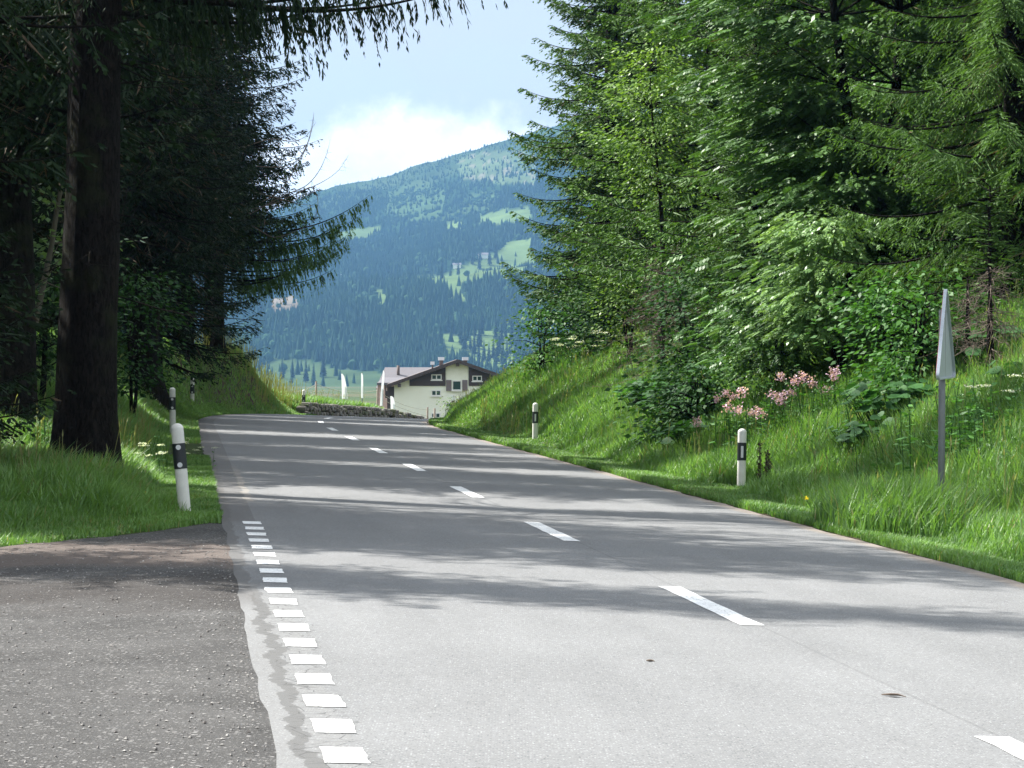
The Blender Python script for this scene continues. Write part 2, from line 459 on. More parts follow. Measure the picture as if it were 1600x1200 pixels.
# ------------------------------------------------------------------ road
def road_mat():
    m, t, out = new_mat('asphalt')
    at_ = t.add('ShaderNodeAttribute', attribute_name='vc')
    sp = t.add('ShaderNodeSeparateColor'); t.link(at_.outputs['Color'], sp.inputs[0])
    u, v = sp.outputs[0], sp.outputs[1]            # metres
    geo = t.add('ShaderNodeNewGeometry'); pos = geo.outputs['Position']
    big = t.noise(pos, .35, 4, .6); fine = t.noise(pos, 60, 3, .7); grit = t.noise(pos, 170, 2, .8)
    comb = t.add('ShaderNodeCombineXYZ'); t.link(u, comb.inputs[0]); t.link(t.math('MULTIPLY', v, .08), comb.inputs[1])
    streak = t.noise(comb.outputs[0], 2.2, 4, .6)
    val = t.math('MULTIPLY_ADD', big, .065, .114)
    val = t.math('ADD', val, t.math('MULTIPLY', t.math('SUBTRACT', streak, .5), .05))
    val = t.math('ADD', val, t.math('MULTIPLY', t.math('SUBTRACT', fine, .5), .10))
    val = t.math('ADD', val, t.math('MULTIPLY', t.math('SUBTRACT', grit, .5), .14))
    # light stone chips in the surface
    vo = t.add('ShaderNodeTexVoronoi'); vo.inputs['Scale'].default_value = 75; t.link(pos, vo.inputs['Vector'])
    sp2 = t.add('ShaderNodeSeparateColor'); t.link(vo.outputs['Color'], sp2.inputs[0])
    chip = t.math('MULTIPLY', t.math('GREATER_THAN', sp2.outputs[0], .80), t.math('LESS_THAN', vo.outputs['Distance'], .4))
    val = t.math('ADD', val, t.math('MULTIPLY', chip, .12))
    dchip = t.math('MULTIPLY', t.math('LESS_THAN', sp2.outputs[0], .16), t.math('LESS_THAN', vo.outputs['Distance'], .45))
    val = t.math('SUBTRACT', val, t.math('MULTIPLY', dchip, .07))
    c = t.add('ShaderNodeCombineColor')
    t.link(val, c.inputs[0]); t.link(t.math('MULTIPLY', val, 1.025), c.inputs[1]); t.link(t.math('MULTIPLY', val, 1.035), c.inputs[2])
    col = c.outputs[0]
    # centre joint and dusty right rim
    wob = t.noise(pos, 1.6, 4, .65); wob2 = t.noise(pos, 9, 4, .7)
    uw = t.math('ADD', u, t.math('MULTIPLY', t.math('SUBTRACT', wob, .5), .22)); uw = t.math('ADD', uw, t.math('MULTIPLY', t.math('SUBTRACT', wob2, .5), .07))
    rim = t.step(uw, W - .24, W - .06)
    col = t.mix(t.math('MULTIPLY', rim, .65), col, (.23, .185, .145))
    jo = t.math('LESS_THAN', t.math('ABSOLUTE', t.math('SUBTRACT', u, 3.32)), .012)
    col = t.mix(t.math('MULTIPLY', jo, .25), col, (.05, .05, .05))
    # left margin: pale worn strip, dark poured seam (near part), sandy line farther on
    near = t.math('SUBTRACT', 1, t.step(v, 20.2, 21.4))
    pale = t.math('MULTIPLY', t.math('LESS_THAN', uw, .33), near)
    col = t.mix(t.math('MULTIPLY', pale, .30), col, (.17, .17, .165))
    seam_c = t.math('ADD', .125, t.math('MULTIPLY', t.math('SUBTRACT', t.noise(pos, 1.1, 3, .6), .5), .22))
    seam = t.math('LESS_THAN', t.math('ABSOLUTE', t.math('SUBTRACT', uw, seam_c)), .04)
    seam = t.math('MULTIPLY', seam, t.math('SUBTRACT', 1, t.step(v, 21, 23)))
    col = t.mix(t.math('MULTIPLY', seam, .85), col, (.085, .085, .083))
    edge = t.math('MULTIPLY', t.math('LESS_THAN', uw, .10), t.step(v, 19.5, 21))
    col = t.mix(t.math('MULTIPLY', edge, .6), col, (.07, .066, .062))
    mid = t.math('MULTIPLY', t.step(v, 30, 31), t.math('LESS_THAN', u, .33))
    col = t.mix(t.math('MULTIPLY', mid, .55), col, (.085, .080, .076))
    sand = t.math('LESS_THAN', t.math('ABSOLUTE', t.math('SUBTRACT', uw, .36)), .045)
    sand = t.math('MULTIPLY', sand, t.math('MULTIPLY', t.step(v, 34.5, 35.5), t.math('SUBTRACT', 1, t.step(v, 44, 49))))
    col = t.mix(t.math('MULTIPLY', sand, .6), col, (.24, .22, .19))
    # fine cracks beside the seam
    vc = t.add('ShaderNodeTexVoronoi', feature='DISTANCE_TO_EDGE'); vc.inputs['Scale'].default_value = 7; t.link(pos, vc.inputs['Vector'])
    crack = t.math('MULTIPLY', t.math('LESS_THAN', vc.outputs['Distance'], .022), t.math('LESS_THAN', t.math('ABSOLUTE', t.math('SUBTRACT', uw, .25)), .14))
    crack = t.math('MULTIPLY', crack, near)
    col = t.mix(t.math('MULTIPLY', crack, .75), col, (.045, .045, .045))
    p = t.add('ShaderNodeBsdfPrincipled'); t.link(col, p.inputs['Base Color'])
    p.inputs['Roughness'].default_value = .78; p.inputs['Specular IOR Level'].default_value = .35
    b = t.add('ShaderNodeBump'); b.inputs['Strength'].default_value = .5; b.inputs['Distance'].default_value = .006
    t.link(grit, b.inputs['Height']); t.link(b.outputs[0], p.inputs['Normal'])
    t.link(p.outputs[0], out.inputs['Surface'])
    return m
def road():
    vs = np.arange(-20, 225, .5)
    us = np.concatenate([[-.0], np.linspace(0.2, W - .1, 22), [W]])
    U, V = np.meshgrid(us, vs)
    Uo = U.copy()
    Uo[:, 0] += .05 * (vnoise(V[:, 0], 0 * V[:, 0], 1.3, 3) - .5) - .1 * sstep(V[:, 0], 45, 60)
    Uo[:, -1] += .12 * (vnoise(V[:, 0], 0 * V[:, 0], 1.1, 4) - .5)
    X, Y = road_xy(Uo, V)
    Z = zroad(V) - .031 * np.clip(Uo, 0, W)
    nx, ny = len(us), len(vs)
    i = np.arange(ny - 1)[:, None]; j = np.arange(nx - 1)[None]
    Fq = np.stack([i * nx + j, i * nx + j + 1, (i + 1) * nx + j + 1, (i + 1) * nx + j], -1).reshape(-1, 4)
    mb = MB(); C = np.stack([Uo, V, 0 * V], -1).reshape(-1, 3)
    mb.add(np.stack([X, Y, Z], -1).reshape(-1, 3), Fq, 0, C, True)
    # skirts so that the slab has a real edge
    for jj in (0, nx - 1):
        a = np.stack([X[:, jj], Y[:, jj], Z[:, jj]], -1); b = a - [0, 0, .08]
        n = len(a); q = np.arange(n - 1)
        fq = np.stack([q, q + 1, q + 1 + n, q + n], -1)
        if jj: fq = fq[:, ::-1]
        mb.add(np.vstack([a, b]), fq, 0, np.tile(np.stack([Uo[:, jj], V[:, jj], 0 * V[:, jj]], -1), (2, 1)))
    tag(mb.build('road', road_mat()), kind='structure')
road()

def paint_mat():
    m, t, out = new_mat('road_paint')
    geo = t.add('ShaderNodeNewGeometry'); pos = geo.outputs['Position']
    n = t.noise(pos, 45, 4, .75); n2 = t.noise(pos, 4, 4, .6)
    wear = t.math('MULTIPLY', t.step(n, .50, .62), t.step(n2, .25, .60))
    c = t.mix(wear, (.74, .75, .74), (.24, .24, .24))
    p = t.add('ShaderNodeBsdfPrincipled'); t.link(c, p.inputs['Base Color']); p.inputs['Roughness'].default_value = .65
    t.link(p.outputs[0], out.inputs['Surface'])
    return m
def marks():
    rng = np.random.default_rng(3)
    def quad(mb, u0, u1, v0, v1, n=8, jit=.003):
        v = np.linspace(v0, v1, n + 1)
        ua = u0 + rng.normal(0, jit, n + 1); ub = u1 + rng.normal(0, jit, n + 1)
        U = np.stack([ua, ub], 1); V = np.stack([v, v], 1); V[0] += rng.normal(0, jit, 2); V[-1] += rng.normal(0, jit, 2)
        X, Y = road_xy(U, V); Z = zroad(V) - .031 * U + .004
        i = np.arange(n)
        mb.add(np.stack([X, Y, Z], -1).reshape(-1, 3), np.stack([2 * i, 2 * i + 1, 2 * i + 3, 2 * i + 2], -1))
    pm = paint_mat()
    mb = MB()
    for k in range(-1, 13):                       # centre line
        v0 = 19.35 + 9.25 * k
        quad(mb, 3.19, 3.35, v0, v0 + 3.4, 10, .003)
    tag(mb.build('centre_line_marking', pm), kind='structure')
    mb = MB()
    v = 7.2
    while v < 30.6:                               # block markings along the layby
        quad(mb, .20, .38, v, v + .50, 4, .0035)
        v += 1.0
    tag(mb.build('edge_block_marking', pm), kind='structure')
marks()

# ------------------------------------------------------------------ gravel layby
def gravel():
    m, t, out = new_mat('gravel')
    geo = t.add('ShaderNodeNewGeometry'); pos = geo.outputs['Position']
    big = t.noise(pos, .9, 5, .65); mid = t.noise(pos, 9, 4, .7); fine = t.noise(pos, 90, 3, .75)
    val = t.math('MULTIPLY_ADD', t.step(big, .3, .7), .035, .056)
    val = t.math('ADD', val, t.math('MULTIPLY', t.math('SUBTRACT', mid, .5), .05)); val = t.math('ADD', val, t.math('MULTIPLY', t.math('SUBTRACT', fine, .5), .13))
    for sc, th, am in ((34, .86, .16), (62, .82, .13), (110, .80, .09)):
        vo = t.add('ShaderNodeTexVoronoi'); vo.inputs['Scale'].default_value = sc; t.link(pos, vo.inputs['Vector'])
        s2 = t.add('ShaderNodeSeparateColor'); t.link(vo.outputs['Color'], s2.inputs[0])
        chip = t.math('MULTIPLY', t.math('GREATER_THAN', s2.outputs[0], th), t.math('LESS_THAN', vo.outputs['Distance'], .36))
        val = t.math('ADD', val, t.math('MULTIPLY', chip, am))
    val = t.math('MAXIMUM', val, .012)
    c = t.add('ShaderNodeCombineColor'); t.link(t.math('MULTIPLY', val, 1.02), c.inputs[0]); t.link(val, c.inputs[1]); t.link(t.math('MULTIPLY', val, .97), c.inputs[2])
    sy = t.add('ShaderNodeSeparateXYZ'); t.link(pos, sy.inputs[0])
    yw = t.math('ADD', sy.outputs[1], t.math('MULTIPLY', t.math('SUBTRACT', t.noise(pos, .8, 3, .6), .5), 3.5))
    band = t.math('MULTIPLY', t.step(yw, 22.8, 24.2), t.math('SUBTRACT', 1, t.step(yw, 26.4, 27.2)))
    col = t.mix(t.math('MULTIPLY', band, .65), c.outputs[0], t.mix(fine, (.12, .09, .075), (.22, .18, .155)))
    dark_band = t.math('MULTIPLY', t.step(yw, 19.0, 20.6), t.math('SUBTRACT', 1, t.step(yw, 21.8, 23.0)))  # darker band across the layby, in front of the tan one
    col = t.mix(t.math('MULTIPLY', dark_band, .55), col, t.mix(fine, (.022, .018, .016), (.06, .05, .045)))
    p = t.add('ShaderNodeBsdfPrincipled'); t.link(col, p.inputs['Base Color']); p.inputs['Roughness'].default_value = .9
    p.inputs['Specular IOR Level'].default_value = .25
    b = t.add('ShaderNodeBump'); b.inputs['Strength'].default_value = 1; b.inputs['Distance'].default_value = .02
    t.link(t.math('ADD', mid, fine), b.inputs['Height']); t.link(b.outputs[0], p.inputs['Normal'])
    t.link(p.outputs[0], out.inputs['Surface'])
    us = np.linspace(-14, .02, 90); n = 130
    mb = MB(); V = []
    for uu in us:
        far = float(layby_far(-uu)) + .12
        vv = np.linspace(-20, float(far), n)
        X, Y = road_xy(np.full(n, uu), vv)
        Z = ground_z(X, Y, False) + .012 + .035 * (vnoise(X, Y, 1.2, 11) - .5) * min(1, -uu * 1.2 + .02) * 1.0
        Z[-3:] -= [0, .01, .05]
        if uu > -.05: Z -= .014
        V.append(np.stack([X, Y, Z], -1))
    V = np.array(V); i = np.arange(len(us) - 1)[:, None]; j = np.arange(n - 1)[None]
    Fq = np.stack([i * n + j, (i + 1) * n + j, (i + 1) * n + j + 1, i * n + j + 1], -1).reshape(-1, 4)
    mb.add(V.reshape(-1, 3), Fq, 0, None, True)
    tag(mb.build('gravel_layby', m), kind='structure')
    # loose stones
    rng = np.random.default_rng(5); N = 9000
    uu = -rng.random(N) ** 1.3 * 4.2 - .02; vv = 8.5 + rng.random(N) ** 1.2 * 19.5
    X, Y = road_xy(uu, vv); Z = ground_z(X, Y, False) + .012 + .035 * (vnoise(X, Y, 1.2, 11) - .5) * np.minimum(1, -uu * 1.2 + .02)
    r = .003 + .009 * rng.random(N) ** 3.0
    base = np.array([(1, 0, 0), (0, 1, 0), (-1, 0, 0), (0, -1, 0), (0, 0, .7), (0, 0, -.5)], float)
    a = rng.random(N) * 2 * pi; S = rng.uniform(.6, 1.3, (N, 6, 1)) * r[:, None, None] * base
    Vx = S[..., 0] * np.cos(a)[:, None] - S[..., 1] * np.sin(a)[:, None]; Vy = S[..., 0] * np.sin(a)[:, None] + S[..., 1] * np.cos(a)[:, None]
    VV = np.stack([Vx + X[:, None], Vy + Y[:, None], S[..., 2] + Z[:, None] + .3 * r[:, None]], -1).reshape(-1, 3)
    tr = np.array([(0, 1, 4), (1, 2, 4), (2, 3, 4), (3, 0, 4), (1, 0, 5), (2, 1, 5), (3, 2, 5), (0, 3, 5)])
    Fq = (np.arange(N)[:, None, None] * 6 + tr[None]).reshape(-1, 3)
    mm = leafy('loose_stones', (.07, .062, .057), (.34, .33, .31), trans=0, rough=.8, nscale=5, objvar=0)
    mb = MB(); mb.add(VV, Fq, 0, np.repeat(np.stack([rng.random(N) ** 2 * 1.6, 0 * r, 0 * r], -1), 6, 0))
    tag(mb.build('loose_stones', mm), 'small loose stones scattered over the gravel layby', 'stones', kind='stuff')
gravel()

# ------------------------------------------------------------------ conifers
def frames(D, rng):
    """unit perpendicular A for directions D, random roll"""
    R = rng.standard_normal(D.shape); A = np.cross(D, R); A /= np.linalg.norm(A, axis=1)[:, None] + 1e-9
    return A
def shoots(mb, P, D, L, w, col, rng, flat=None, mat=0):
    """elongated four-corner needle shoots"""
    D = D / (np.linalg.norm(D, axis=1)[:, None] + 1e-9)
    A = frames(D, rng)
    if flat is not None:
        Bf = np.cross(D, np.array([0, 0, 1.0])); Bf /= np.linalg.norm(Bf, axis=1)[:, None] + 1e-9
        A = A * (1 - flat) + Bf * flat; A /= np.linalg.norm(A, axis=1)[:, None] + 1e-9
    L = L[:, None]; w = w[:, None]
    V = np.stack([P, P + D * L * .45 + A * w, P + D * L, P + D * L * .45 - A * w], 1).reshape(-1, 3)
    n = len(P); Fq = np.arange(n * 4).reshape(n, 4)
    mb.add(V, Fq, mat, np.repeat(col, 4, 0))

def spruce_crown(seed, H, R, z0, droop=.4, hang=.35, dead=.06, dens=1.0, step=.30, nper=5, detail_top=14, bare=0, azfun=None, shoot=.13, width=.017, extra=None):
    rng = np.random.default_rng(seed); mb = MB(); wood = MB()
    Bs = []
    z = z0
    while z < H * .985:
        fr = (z - z0) / (H - z0)
        n = nper if z < detail_top else max(3, nper - 1)
        a0 = rng.random() * 6.28
        for k in range(n):
            az = a0 + k * 2 * pi / n + rng.normal(0, .3)
            L = R * (1 - fr) ** .8 * rng.uniform(.62, 1.12)
            if z - z0 < 1.2: L *= .75 + .25 * (z - z0) / 1.2
            if azfun: L *= azfun(az, z)
            Bs.append((z + rng.normal(0, .08), az, max(L, .25), fr, 0))
        z += step * (1 if z < detail_top else 1.8) * rng.uniform(.8, 1.2)
    if extra: Bs += extra
    for (z, az, L, fr, kind) in Bs:
        n = max(4, int(L / .22)); t = np.linspace(0, 1, n + 1)
        s0 = np.interp(fr, [0, .4, 1], [-droop, -.05, .55]) + rng.normal(0, .07)
        cur = np.interp(fr, [0, .5, 1], [.30, .18, .05])
        rad = L * t; hh = L * (s0 * t + cur * t * t * t)
        side = rng.normal(0, .05) * L
        dx, dy = cos(az), sin(az)
        P = np.stack([dx * rad - dy * side * t * t, dy * rad + dx * side * t * t, z + hh], 1)
        br = .010 + .008 * L
        wood.tube(P, np.linspace(br, .003, n + 1), 4)
        T = np.gradient(P, axis=0); T /= np.linalg.norm(T, axis=1)[:, None]
        coarse = 1.0 if z < detail_top else 1.8
        m = int(max(4, L / (.085 * coarse) * dens * (1.5 if kind == 1 else 1)))
        tt = np.sort(rng.uniform(.10 if L > 1 else .02, 1, m)); f = tt * n; i0 = np.minimum(f.astype(int), n - 1); fr_ = (f - i0)[:, None]
        Q = P[i0] * (1 - fr_) + P[i0 + 1] * fr_; TT = T[i0]
        sgn = np.where(np.arange(m) % 2 == 0, 1, -1)
        Hz = np.stack([-TT[:, 1], TT[:, 0], 0 * tt], 1); Hz /= np.linalg.norm(Hz, axis=1)[:, None] + 1e-9
        ang = rng.normal(.95, .2, m)
        D = TT * np.cos(ang)[:, None] + Hz * (np.sin(ang) * sgn)[:, None]
        hg = hang * rng.uniform(.4, 1.6, m); D[:, 2] -= hg; D /= np.linalg.norm(D, axis=1)[:, None]
        l2 = (.12 + .34 * L ** .8 * (1 - tt) ** .7 * np.clip(tt * 5, .3, 1)) * rng.uniform(.6, 1.25, m); l2 = np.clip(l2, .1, .85)
        if kind == 1:
            l2 = np.clip(rng.uniform(.25, .85, m) * (1 - .45 * tt), .15, .8); D[:, 2] -= rng.uniform(.3, 1.0, m); D /= np.linalg.norm(D, axis=1)[:, None]

        isdead = rng.random(m) < dead * np.interp(tt, [0, .35, .7], [3.5, 1.5, .2])
        if kind == 1: isdead[:] = False
        # third order
        per = np.maximum(3, (l2 / (.055 * coarse) * (2.2 if kind == 1 else 1)).astype(int))
        idx = np.repeat(np.arange(m), per)
        loc = rng.random(len(idx)); 
        bend = np.array([0, 0, -1.0]) * (hang * .5)
        Pp = Q[idx] + D[idx] * (l2[idx] * loc)[:, None] + bend * (l2[idx] * loc ** 2)[:, None]
        sg = np.where(rng.random(len(idx)) < .5, -1, 1)
        H2 = np.cross(D[idx], np.array([0, 0, 1.0])); H2 /= np.linalg.norm(H2, axis=1)[:, None] + 1e-9
        a2 = rng.normal(.75, .25, len(idx)) * (.6 if kind == 1 else 1); D3 = D[idx] * np.cos(a2)[:, None] + H2 * (np.sin(a2) * sg)[:, None]
        D3[:, 2] -= hang * rng.uniform(0, 1.4, len(idx)) * (1.9 if kind == 1 else 1)
        L3 = shoot * coarse * rng.uniform(.6, 1.35, len(idx)) * (1 - .35 * loc)
        tip = np.clip(tt[idx] * .5 + loc * .5, 0, 1) ** 2
        dd = isdead[idx].astype(float)
        keep = (rng.random(len(idx)) > dd * .55)
        w3 = width * coarse * np.where(dd > 0, .30, 1.0) * rng.uniform(.8, 1.25, len(idx))
        col = np.stack([rng.random(len(idx)), tip, dd * rng.uniform(.6, 1, len(idx))], 1)
        shoots(mb, Pp[keep], D3[keep], L3[keep], w3[keep], col[keep], rng, flat=.35)
        # axis of each side twig, and the shoots along the main axis
        col = np.stack([rng.random(m), tt * .4, isdead * .9], 1)
        shoots(mb, Q, D, l2 * 1.08, np.full(m, width * .8), col, rng)
    for k in range(bare):
        z = rng.uniform(max(.8, z0 - 3.5), z0 + 2.5); az = rng.random() * 6.28; L = rng.uniform(.6, 2.2)
        t = np.linspace(0, 1, 6); P = np.stack([cos(az) * L * t, sin(az) * L * t, z - .3 * L * t + .15 * L * t ** 3 + rng.normal(0, .02, 6)], 1)
        wood.tube(P, np.linspace(.014, .003, 6), 3)
        for q in range(int(L * 5)):
            tq = rng.uniform(.2, 1); p = P[int(tq * 5)]; d = rng.standard_normal(3) * .22; d[2] -= .12
            wood.tube(np.array([p, p + d * .6, p + d]), [.005, .003, .002], 3)
    return mb, wood

def trunk_mb(H, r0, flare=.35, seed=0, sides=16, n=26):
    rng = np.random.default_rng(seed); mb = MB()
    z = np.concatenate([[-.5, -.15, 0, .15, .35, .6, 1.0], np.linspace(1.5, H, n)])
    r = r0 * (1 - np.clip(z, 0, H) / H) ** .85 + .012
    r = r * (1 + flare * np.exp(-np.clip(z, 0, 9) / .45))
    P = np.stack([.02 * np.cumsum(rng.normal(0, .3, len(z))), .02 * np.cumsum(rng.normal(0, .3, len(z))), z], 1); P[:4, :2] = 0
    a = np.arange(sides) * 2 * pi / sides; lob = 1 + .10 * np.cos(5 * a + 1) [None] * np.exp(-np.clip(z, 0, 9) / .5)[:, None] * 1.6 + rng.normal(0, .018, (len(z), sides))
    V = np.stack([P[:, 0:1] + r[:, None] * lob * np.cos(a), P[:, 1:2] + r[:, None] * lob * np.sin(a), np.repeat(z[:, None], sides, 1)], -1)
    i = np.arange(len(z) - 1)[:, None]; j = np.arange(sides)[None]; k = (j + 1) % sides
    Fq = np.stack([i * sides + j, i * sides + k, (i + 1) * sides + k, (i + 1) * sides + j], -1).reshape(-1, 4)
    mb.add(V.reshape(-1, 3), Fq, 0, None, True)
    return mb

def make_spruce(name, seed, H, R, z0, r0, mat, **kw):
    root = empty(name)
    trunk_mb(H, r0, seed=seed).build('trunk', M['bark'], root)
    cr, wd = spruce_crown(seed, H, R, z0, **kw)
    cr.build('crown', mat, root)
    wd.build('branches', M['bark'], root)
    return root

used = set()
def place(proto, X, Y, rz, sc, label, group=None, cat='spruce', dz=0.0, trunk_s=1.0, mat=None):
    o = proto if proto.name not in used else copy_tree(proto)
    used.add(o.name); used.add(proto.name)
    o.location = (X, Y, gz(X, Y) - .05 + dz); o.rotation_euler = (0, 0, rz); o.scale = (sc, sc, sc)
    for k in ('label', 'category', 'group'):
        if k in o: del o[k]
    tag(o, label, cat, group)
    for ch in o.children:
        if ch.name.startswith('trunk') and trunk_s != 1.0: ch.scale = (trunk_s, trunk_s, 1)
        if mat and ch.name.startswith('crown'):
            ch.material_slots[0].link = 'OBJECT'; ch.material_slots[0].material = mat
    return o

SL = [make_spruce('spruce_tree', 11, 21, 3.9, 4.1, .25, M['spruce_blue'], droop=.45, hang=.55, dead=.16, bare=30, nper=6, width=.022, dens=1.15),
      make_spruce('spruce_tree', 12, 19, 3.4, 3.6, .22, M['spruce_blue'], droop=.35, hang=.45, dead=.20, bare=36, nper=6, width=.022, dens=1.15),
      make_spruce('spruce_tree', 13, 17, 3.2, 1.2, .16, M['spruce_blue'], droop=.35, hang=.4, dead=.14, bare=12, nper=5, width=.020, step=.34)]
SR = [make_spruce('spruce_tree', 21, 22, 3.4, .7, .25, M['spruce'], droop=.38, hang=.45, dead=.05, nper=6, bare=8, dens=2.3, width=.021, step=.43),
      make_spruce('spruce_tree', 22, 19, 3.1, .9, .2, M['spruce'], droop=.34, hang=.40, dead=.05, nper=6, bare=10, dens=2.3, width=.021, step=.42),
      make_spruce('spruce_tree', 23, 14, 2.6, .5, .13, M['spruce'], droop=.25, hang=.38, dead=.03, nper=6, detail_top=12, bare=4, dens=2.2, width=.019, step=.36)]

SRF = make_spruce('spruce_tree', 24, 21, 3.3, .8, .24, M['spruce_yellow'], droop=.40, hang=.6, dead=.05, nper=6, bare=12, dens=3.0, width=.0115, shoot=.10, step=.36, detail_top=10)
# ---- left side of the road
def L(px, d, proto, rz, sc, label, group=None, ts=1.0, **k):
    return place(proto, at(px, d), d, rz, sc, label, group, trunk_s=ts, **k)

# big foreground trunk with its overhanging boughs
def big_spruce():
    X, Y = at(132, 37.5), 37.5
    root = empty('spruce_tree', (X, Y, gz(X, Y) - .08))
    root.rotation_euler = (0, radians(1.5), 0)
    trunk_mb(24, .375, flare=.42, seed=5, sides=26, n=30).build('trunk', M['bark'], root)
    ex = []
    rng = np.random.default_rng(8)
    for (z, az, Lb) in ((6.0, .05, 5.0), (6.3, -.12, 5.2), (6.6, .1, 4.8), (5.9, -.3, 4.2), (6.1, .25, 4.3), (6.9, 0, 5.3), (7.2, .15, 5.0), (5.6, .1, 3.5), (7.0, -.2, 5.0), (6.4, .4, 3.9), (5.8, -.05, 4.1), (6.2, -.02, 4.7), (7.4, .05, 5.4), (6.5, -.35, 4.5)):
        ex.append((z + .40, az, Lb, .12, 1))
    cr, wd = spruce_crown(31, 24, 3.4, 6.0, droop=.16, hang=.85, dead=.05, bare=26, nper=5, shoot=.13, width=.012, step=.42, dens=.75, extra=ex, azfun=lambda a, z: (.35 + .65 * (cos(a) < -.1)) if z < 9.5 else 1)
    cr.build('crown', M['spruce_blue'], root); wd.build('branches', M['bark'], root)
    tag(root, 'thick dark spruce trunk standing in the grass beside the front left marker post', 'spruce')
big_spruce()

left_trees = [
 (2, 45, 0, 1.0, 1.15, 'thick dark spruce trunk cut by the left edge of the view', None, 1.75),
 (341, 109, 0, 2.1, 1.05, 'spruce at the end of the left bank, twin of the trunk touching it', None, .85),
 (326, 111, 1, .4, 1.05, 'slimmer spruce trunk just behind the last trunk on the left bank', None, .80),
 (283, 98, 1, 3.0, 1.0, 'spruce trunk on the left bank crest beside a much thinner one', None, .8),
 (297, 101, 2, 5.0, .95, 'thin dark spruce stem near the blue gap between the left trunks', None, .7),
 (226, 80, 0, 4.2, .93, 'stout dark spruce trunk above the grassy slope of the left bank', None, 1.0),
 (246, 84, 2, 1.2, 1.0, 'narrow spruce trunk behind the stout one above the grassy slope', None, .8),
]
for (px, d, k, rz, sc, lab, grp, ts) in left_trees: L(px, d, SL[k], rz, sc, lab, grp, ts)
rngp = np.random.default_rng(40)
inner = []
SUN_GAPS = ((33.4, 3.3), (43.6, 1.7), (51.5, 1.5), (59.4, 1.5), (67.0, 1.6), (75, 1.5), (83, 1.8))
for v in np.arange(21, 112, 3.1):
    for du in (5.0, 8.5, 12.5, 18):
        if du > 12 and v > 95: continue
        inner.append((v + rngp.uniform(-1.8, 1.8), du + rngp.uniform(-1.2, 1.2)))
for i, (v, du) in enumerate(inner):
    X, Y = road_xy(np.array(-du), np.array(v)); X, Y = float(X), float(Y)
    if abs(X - at(132, 37.5)) < 2.5 and abs(Y - 37.5) < 4: continue
    px = 800 + F * X / Y
    if 290 < px < 325 and Y > 70: continue
    cc = .44 * X + .90 * Y                     # distance across the sun's direction: keep the sunlit gaps of the photograph open
    if any(abs(cc - g) < wd_ for g, wd_ in SUN_GAPS) or cc < 25.3: continue
    if px > 330 or (px > 60 and Y < 60): continue
    place(SL[int(rngp.integers(0, 3))], X, Y, float(rngp.uniform(0, 6.28)), float(rngp.uniform(.8, 1.15)),
          'dark spruce deep inside the shaded wood left of the road', 'spruces inside the left wood')

for (X, rz) in ((-7.6, .4), (-9.8, 2.0), (-12.4, 4.1), (-15.2, 5.3)):      # slender row whose shadow ends across the near road
    Y = (19.7 - .44 * X) / .90
    o = place(SL[2], X, Y, rz, 1.0, 'dark spruce deep inside the shaded wood left of the road', 'spruces inside the left wood')
    o.scale = (.80, .80, 1.12)
for (X, Y, rz, sc3) in ((-7.0, 31.9, 1.1, (.8, .8, .9)), (-7.6, 34.6, 2.2, (.8, .8, .8)), (-7.9, 30.0, 3.9, (.8, .8, .9)), (-8.9, 39.3, 5.0, (.46, .46, .62)), (-8.7, 38.0, 1.7, (.40, .40, .55))):  # spruces added outside the left edge to shade the verge grass and thick trunk
    o = place(SL[2], X, Y, rz, 1.0, 'dark spruce deep inside the shaded wood left of the road', 'spruces inside the left wood')
    o.scale = sc3
# ---- right side of the road
right_trees = [
 (955, 86, 0, .3, 1.00, 'tall spruce at the sky edge of the right wood beside the mountain view', None, 'spruce'),
 (1045, 80, 1, 2.2, 1.05, 'spruce right of the sky-edge spruce, behind the yellow-green leafy tree', None, 'spruce'),
 (985, 96, 1, 4.0, 1.12, 'spruce half hidden behind the sky-edge spruce of the right wood', None, 'spruce'),
 (1115, 74, 0, 5.1, .98, 'spruce with a dark bare lower trunk in the middle of the right wood', None, 'spruce'),
 (1215, 66, 1, 1.1, 1.05, 'bright green spruce left of the large dark leafy tree', None, 'spruce'),
 (1180, 60, 2, 3.6, .62, 'young bright spruce in front of the right wood above the pink flowers', None, 'spruce'),
 (1588, 47, 9, 2.9, .95, 'yellowish spruce with hanging boughs at the right edge of the view', None, 'spruce_yellow'),
 (1420, 70, 1, .9, 1.1, 'dark spruce behind the large leafy tree on the right', None, 'spruce'),
]
for (px, d, k, rz, sc, lab, grp, mt) in right_trees:
    L(px, d, SRF if k == 9 else SR[k], rz, sc, lab, grp)
for v in np.arange(44, 108, 6.5):
    for dr in (8.5, 13, 18, 24):
        vv = v + rngp.uniform(-2, 2); dd = dr + rngp.uniform(-1.4, 1.4)
        X, Y = road_xy(np.array(W + dd), np.array(vv)); X, Y = float(X), float(Y)
        if v > 95 and dr < 10: continue
        px = 800 + F * X / Y
        if px > 1900: continue
        place(SR[int(rngp.integers(0, 3))], X, Y, float(rngp.uniform(0, 6.28)), float(rngp.uniform(.9, 1.2)),
              'spruce in the depth of the wood right of the road', 'spruces inside the right wood')

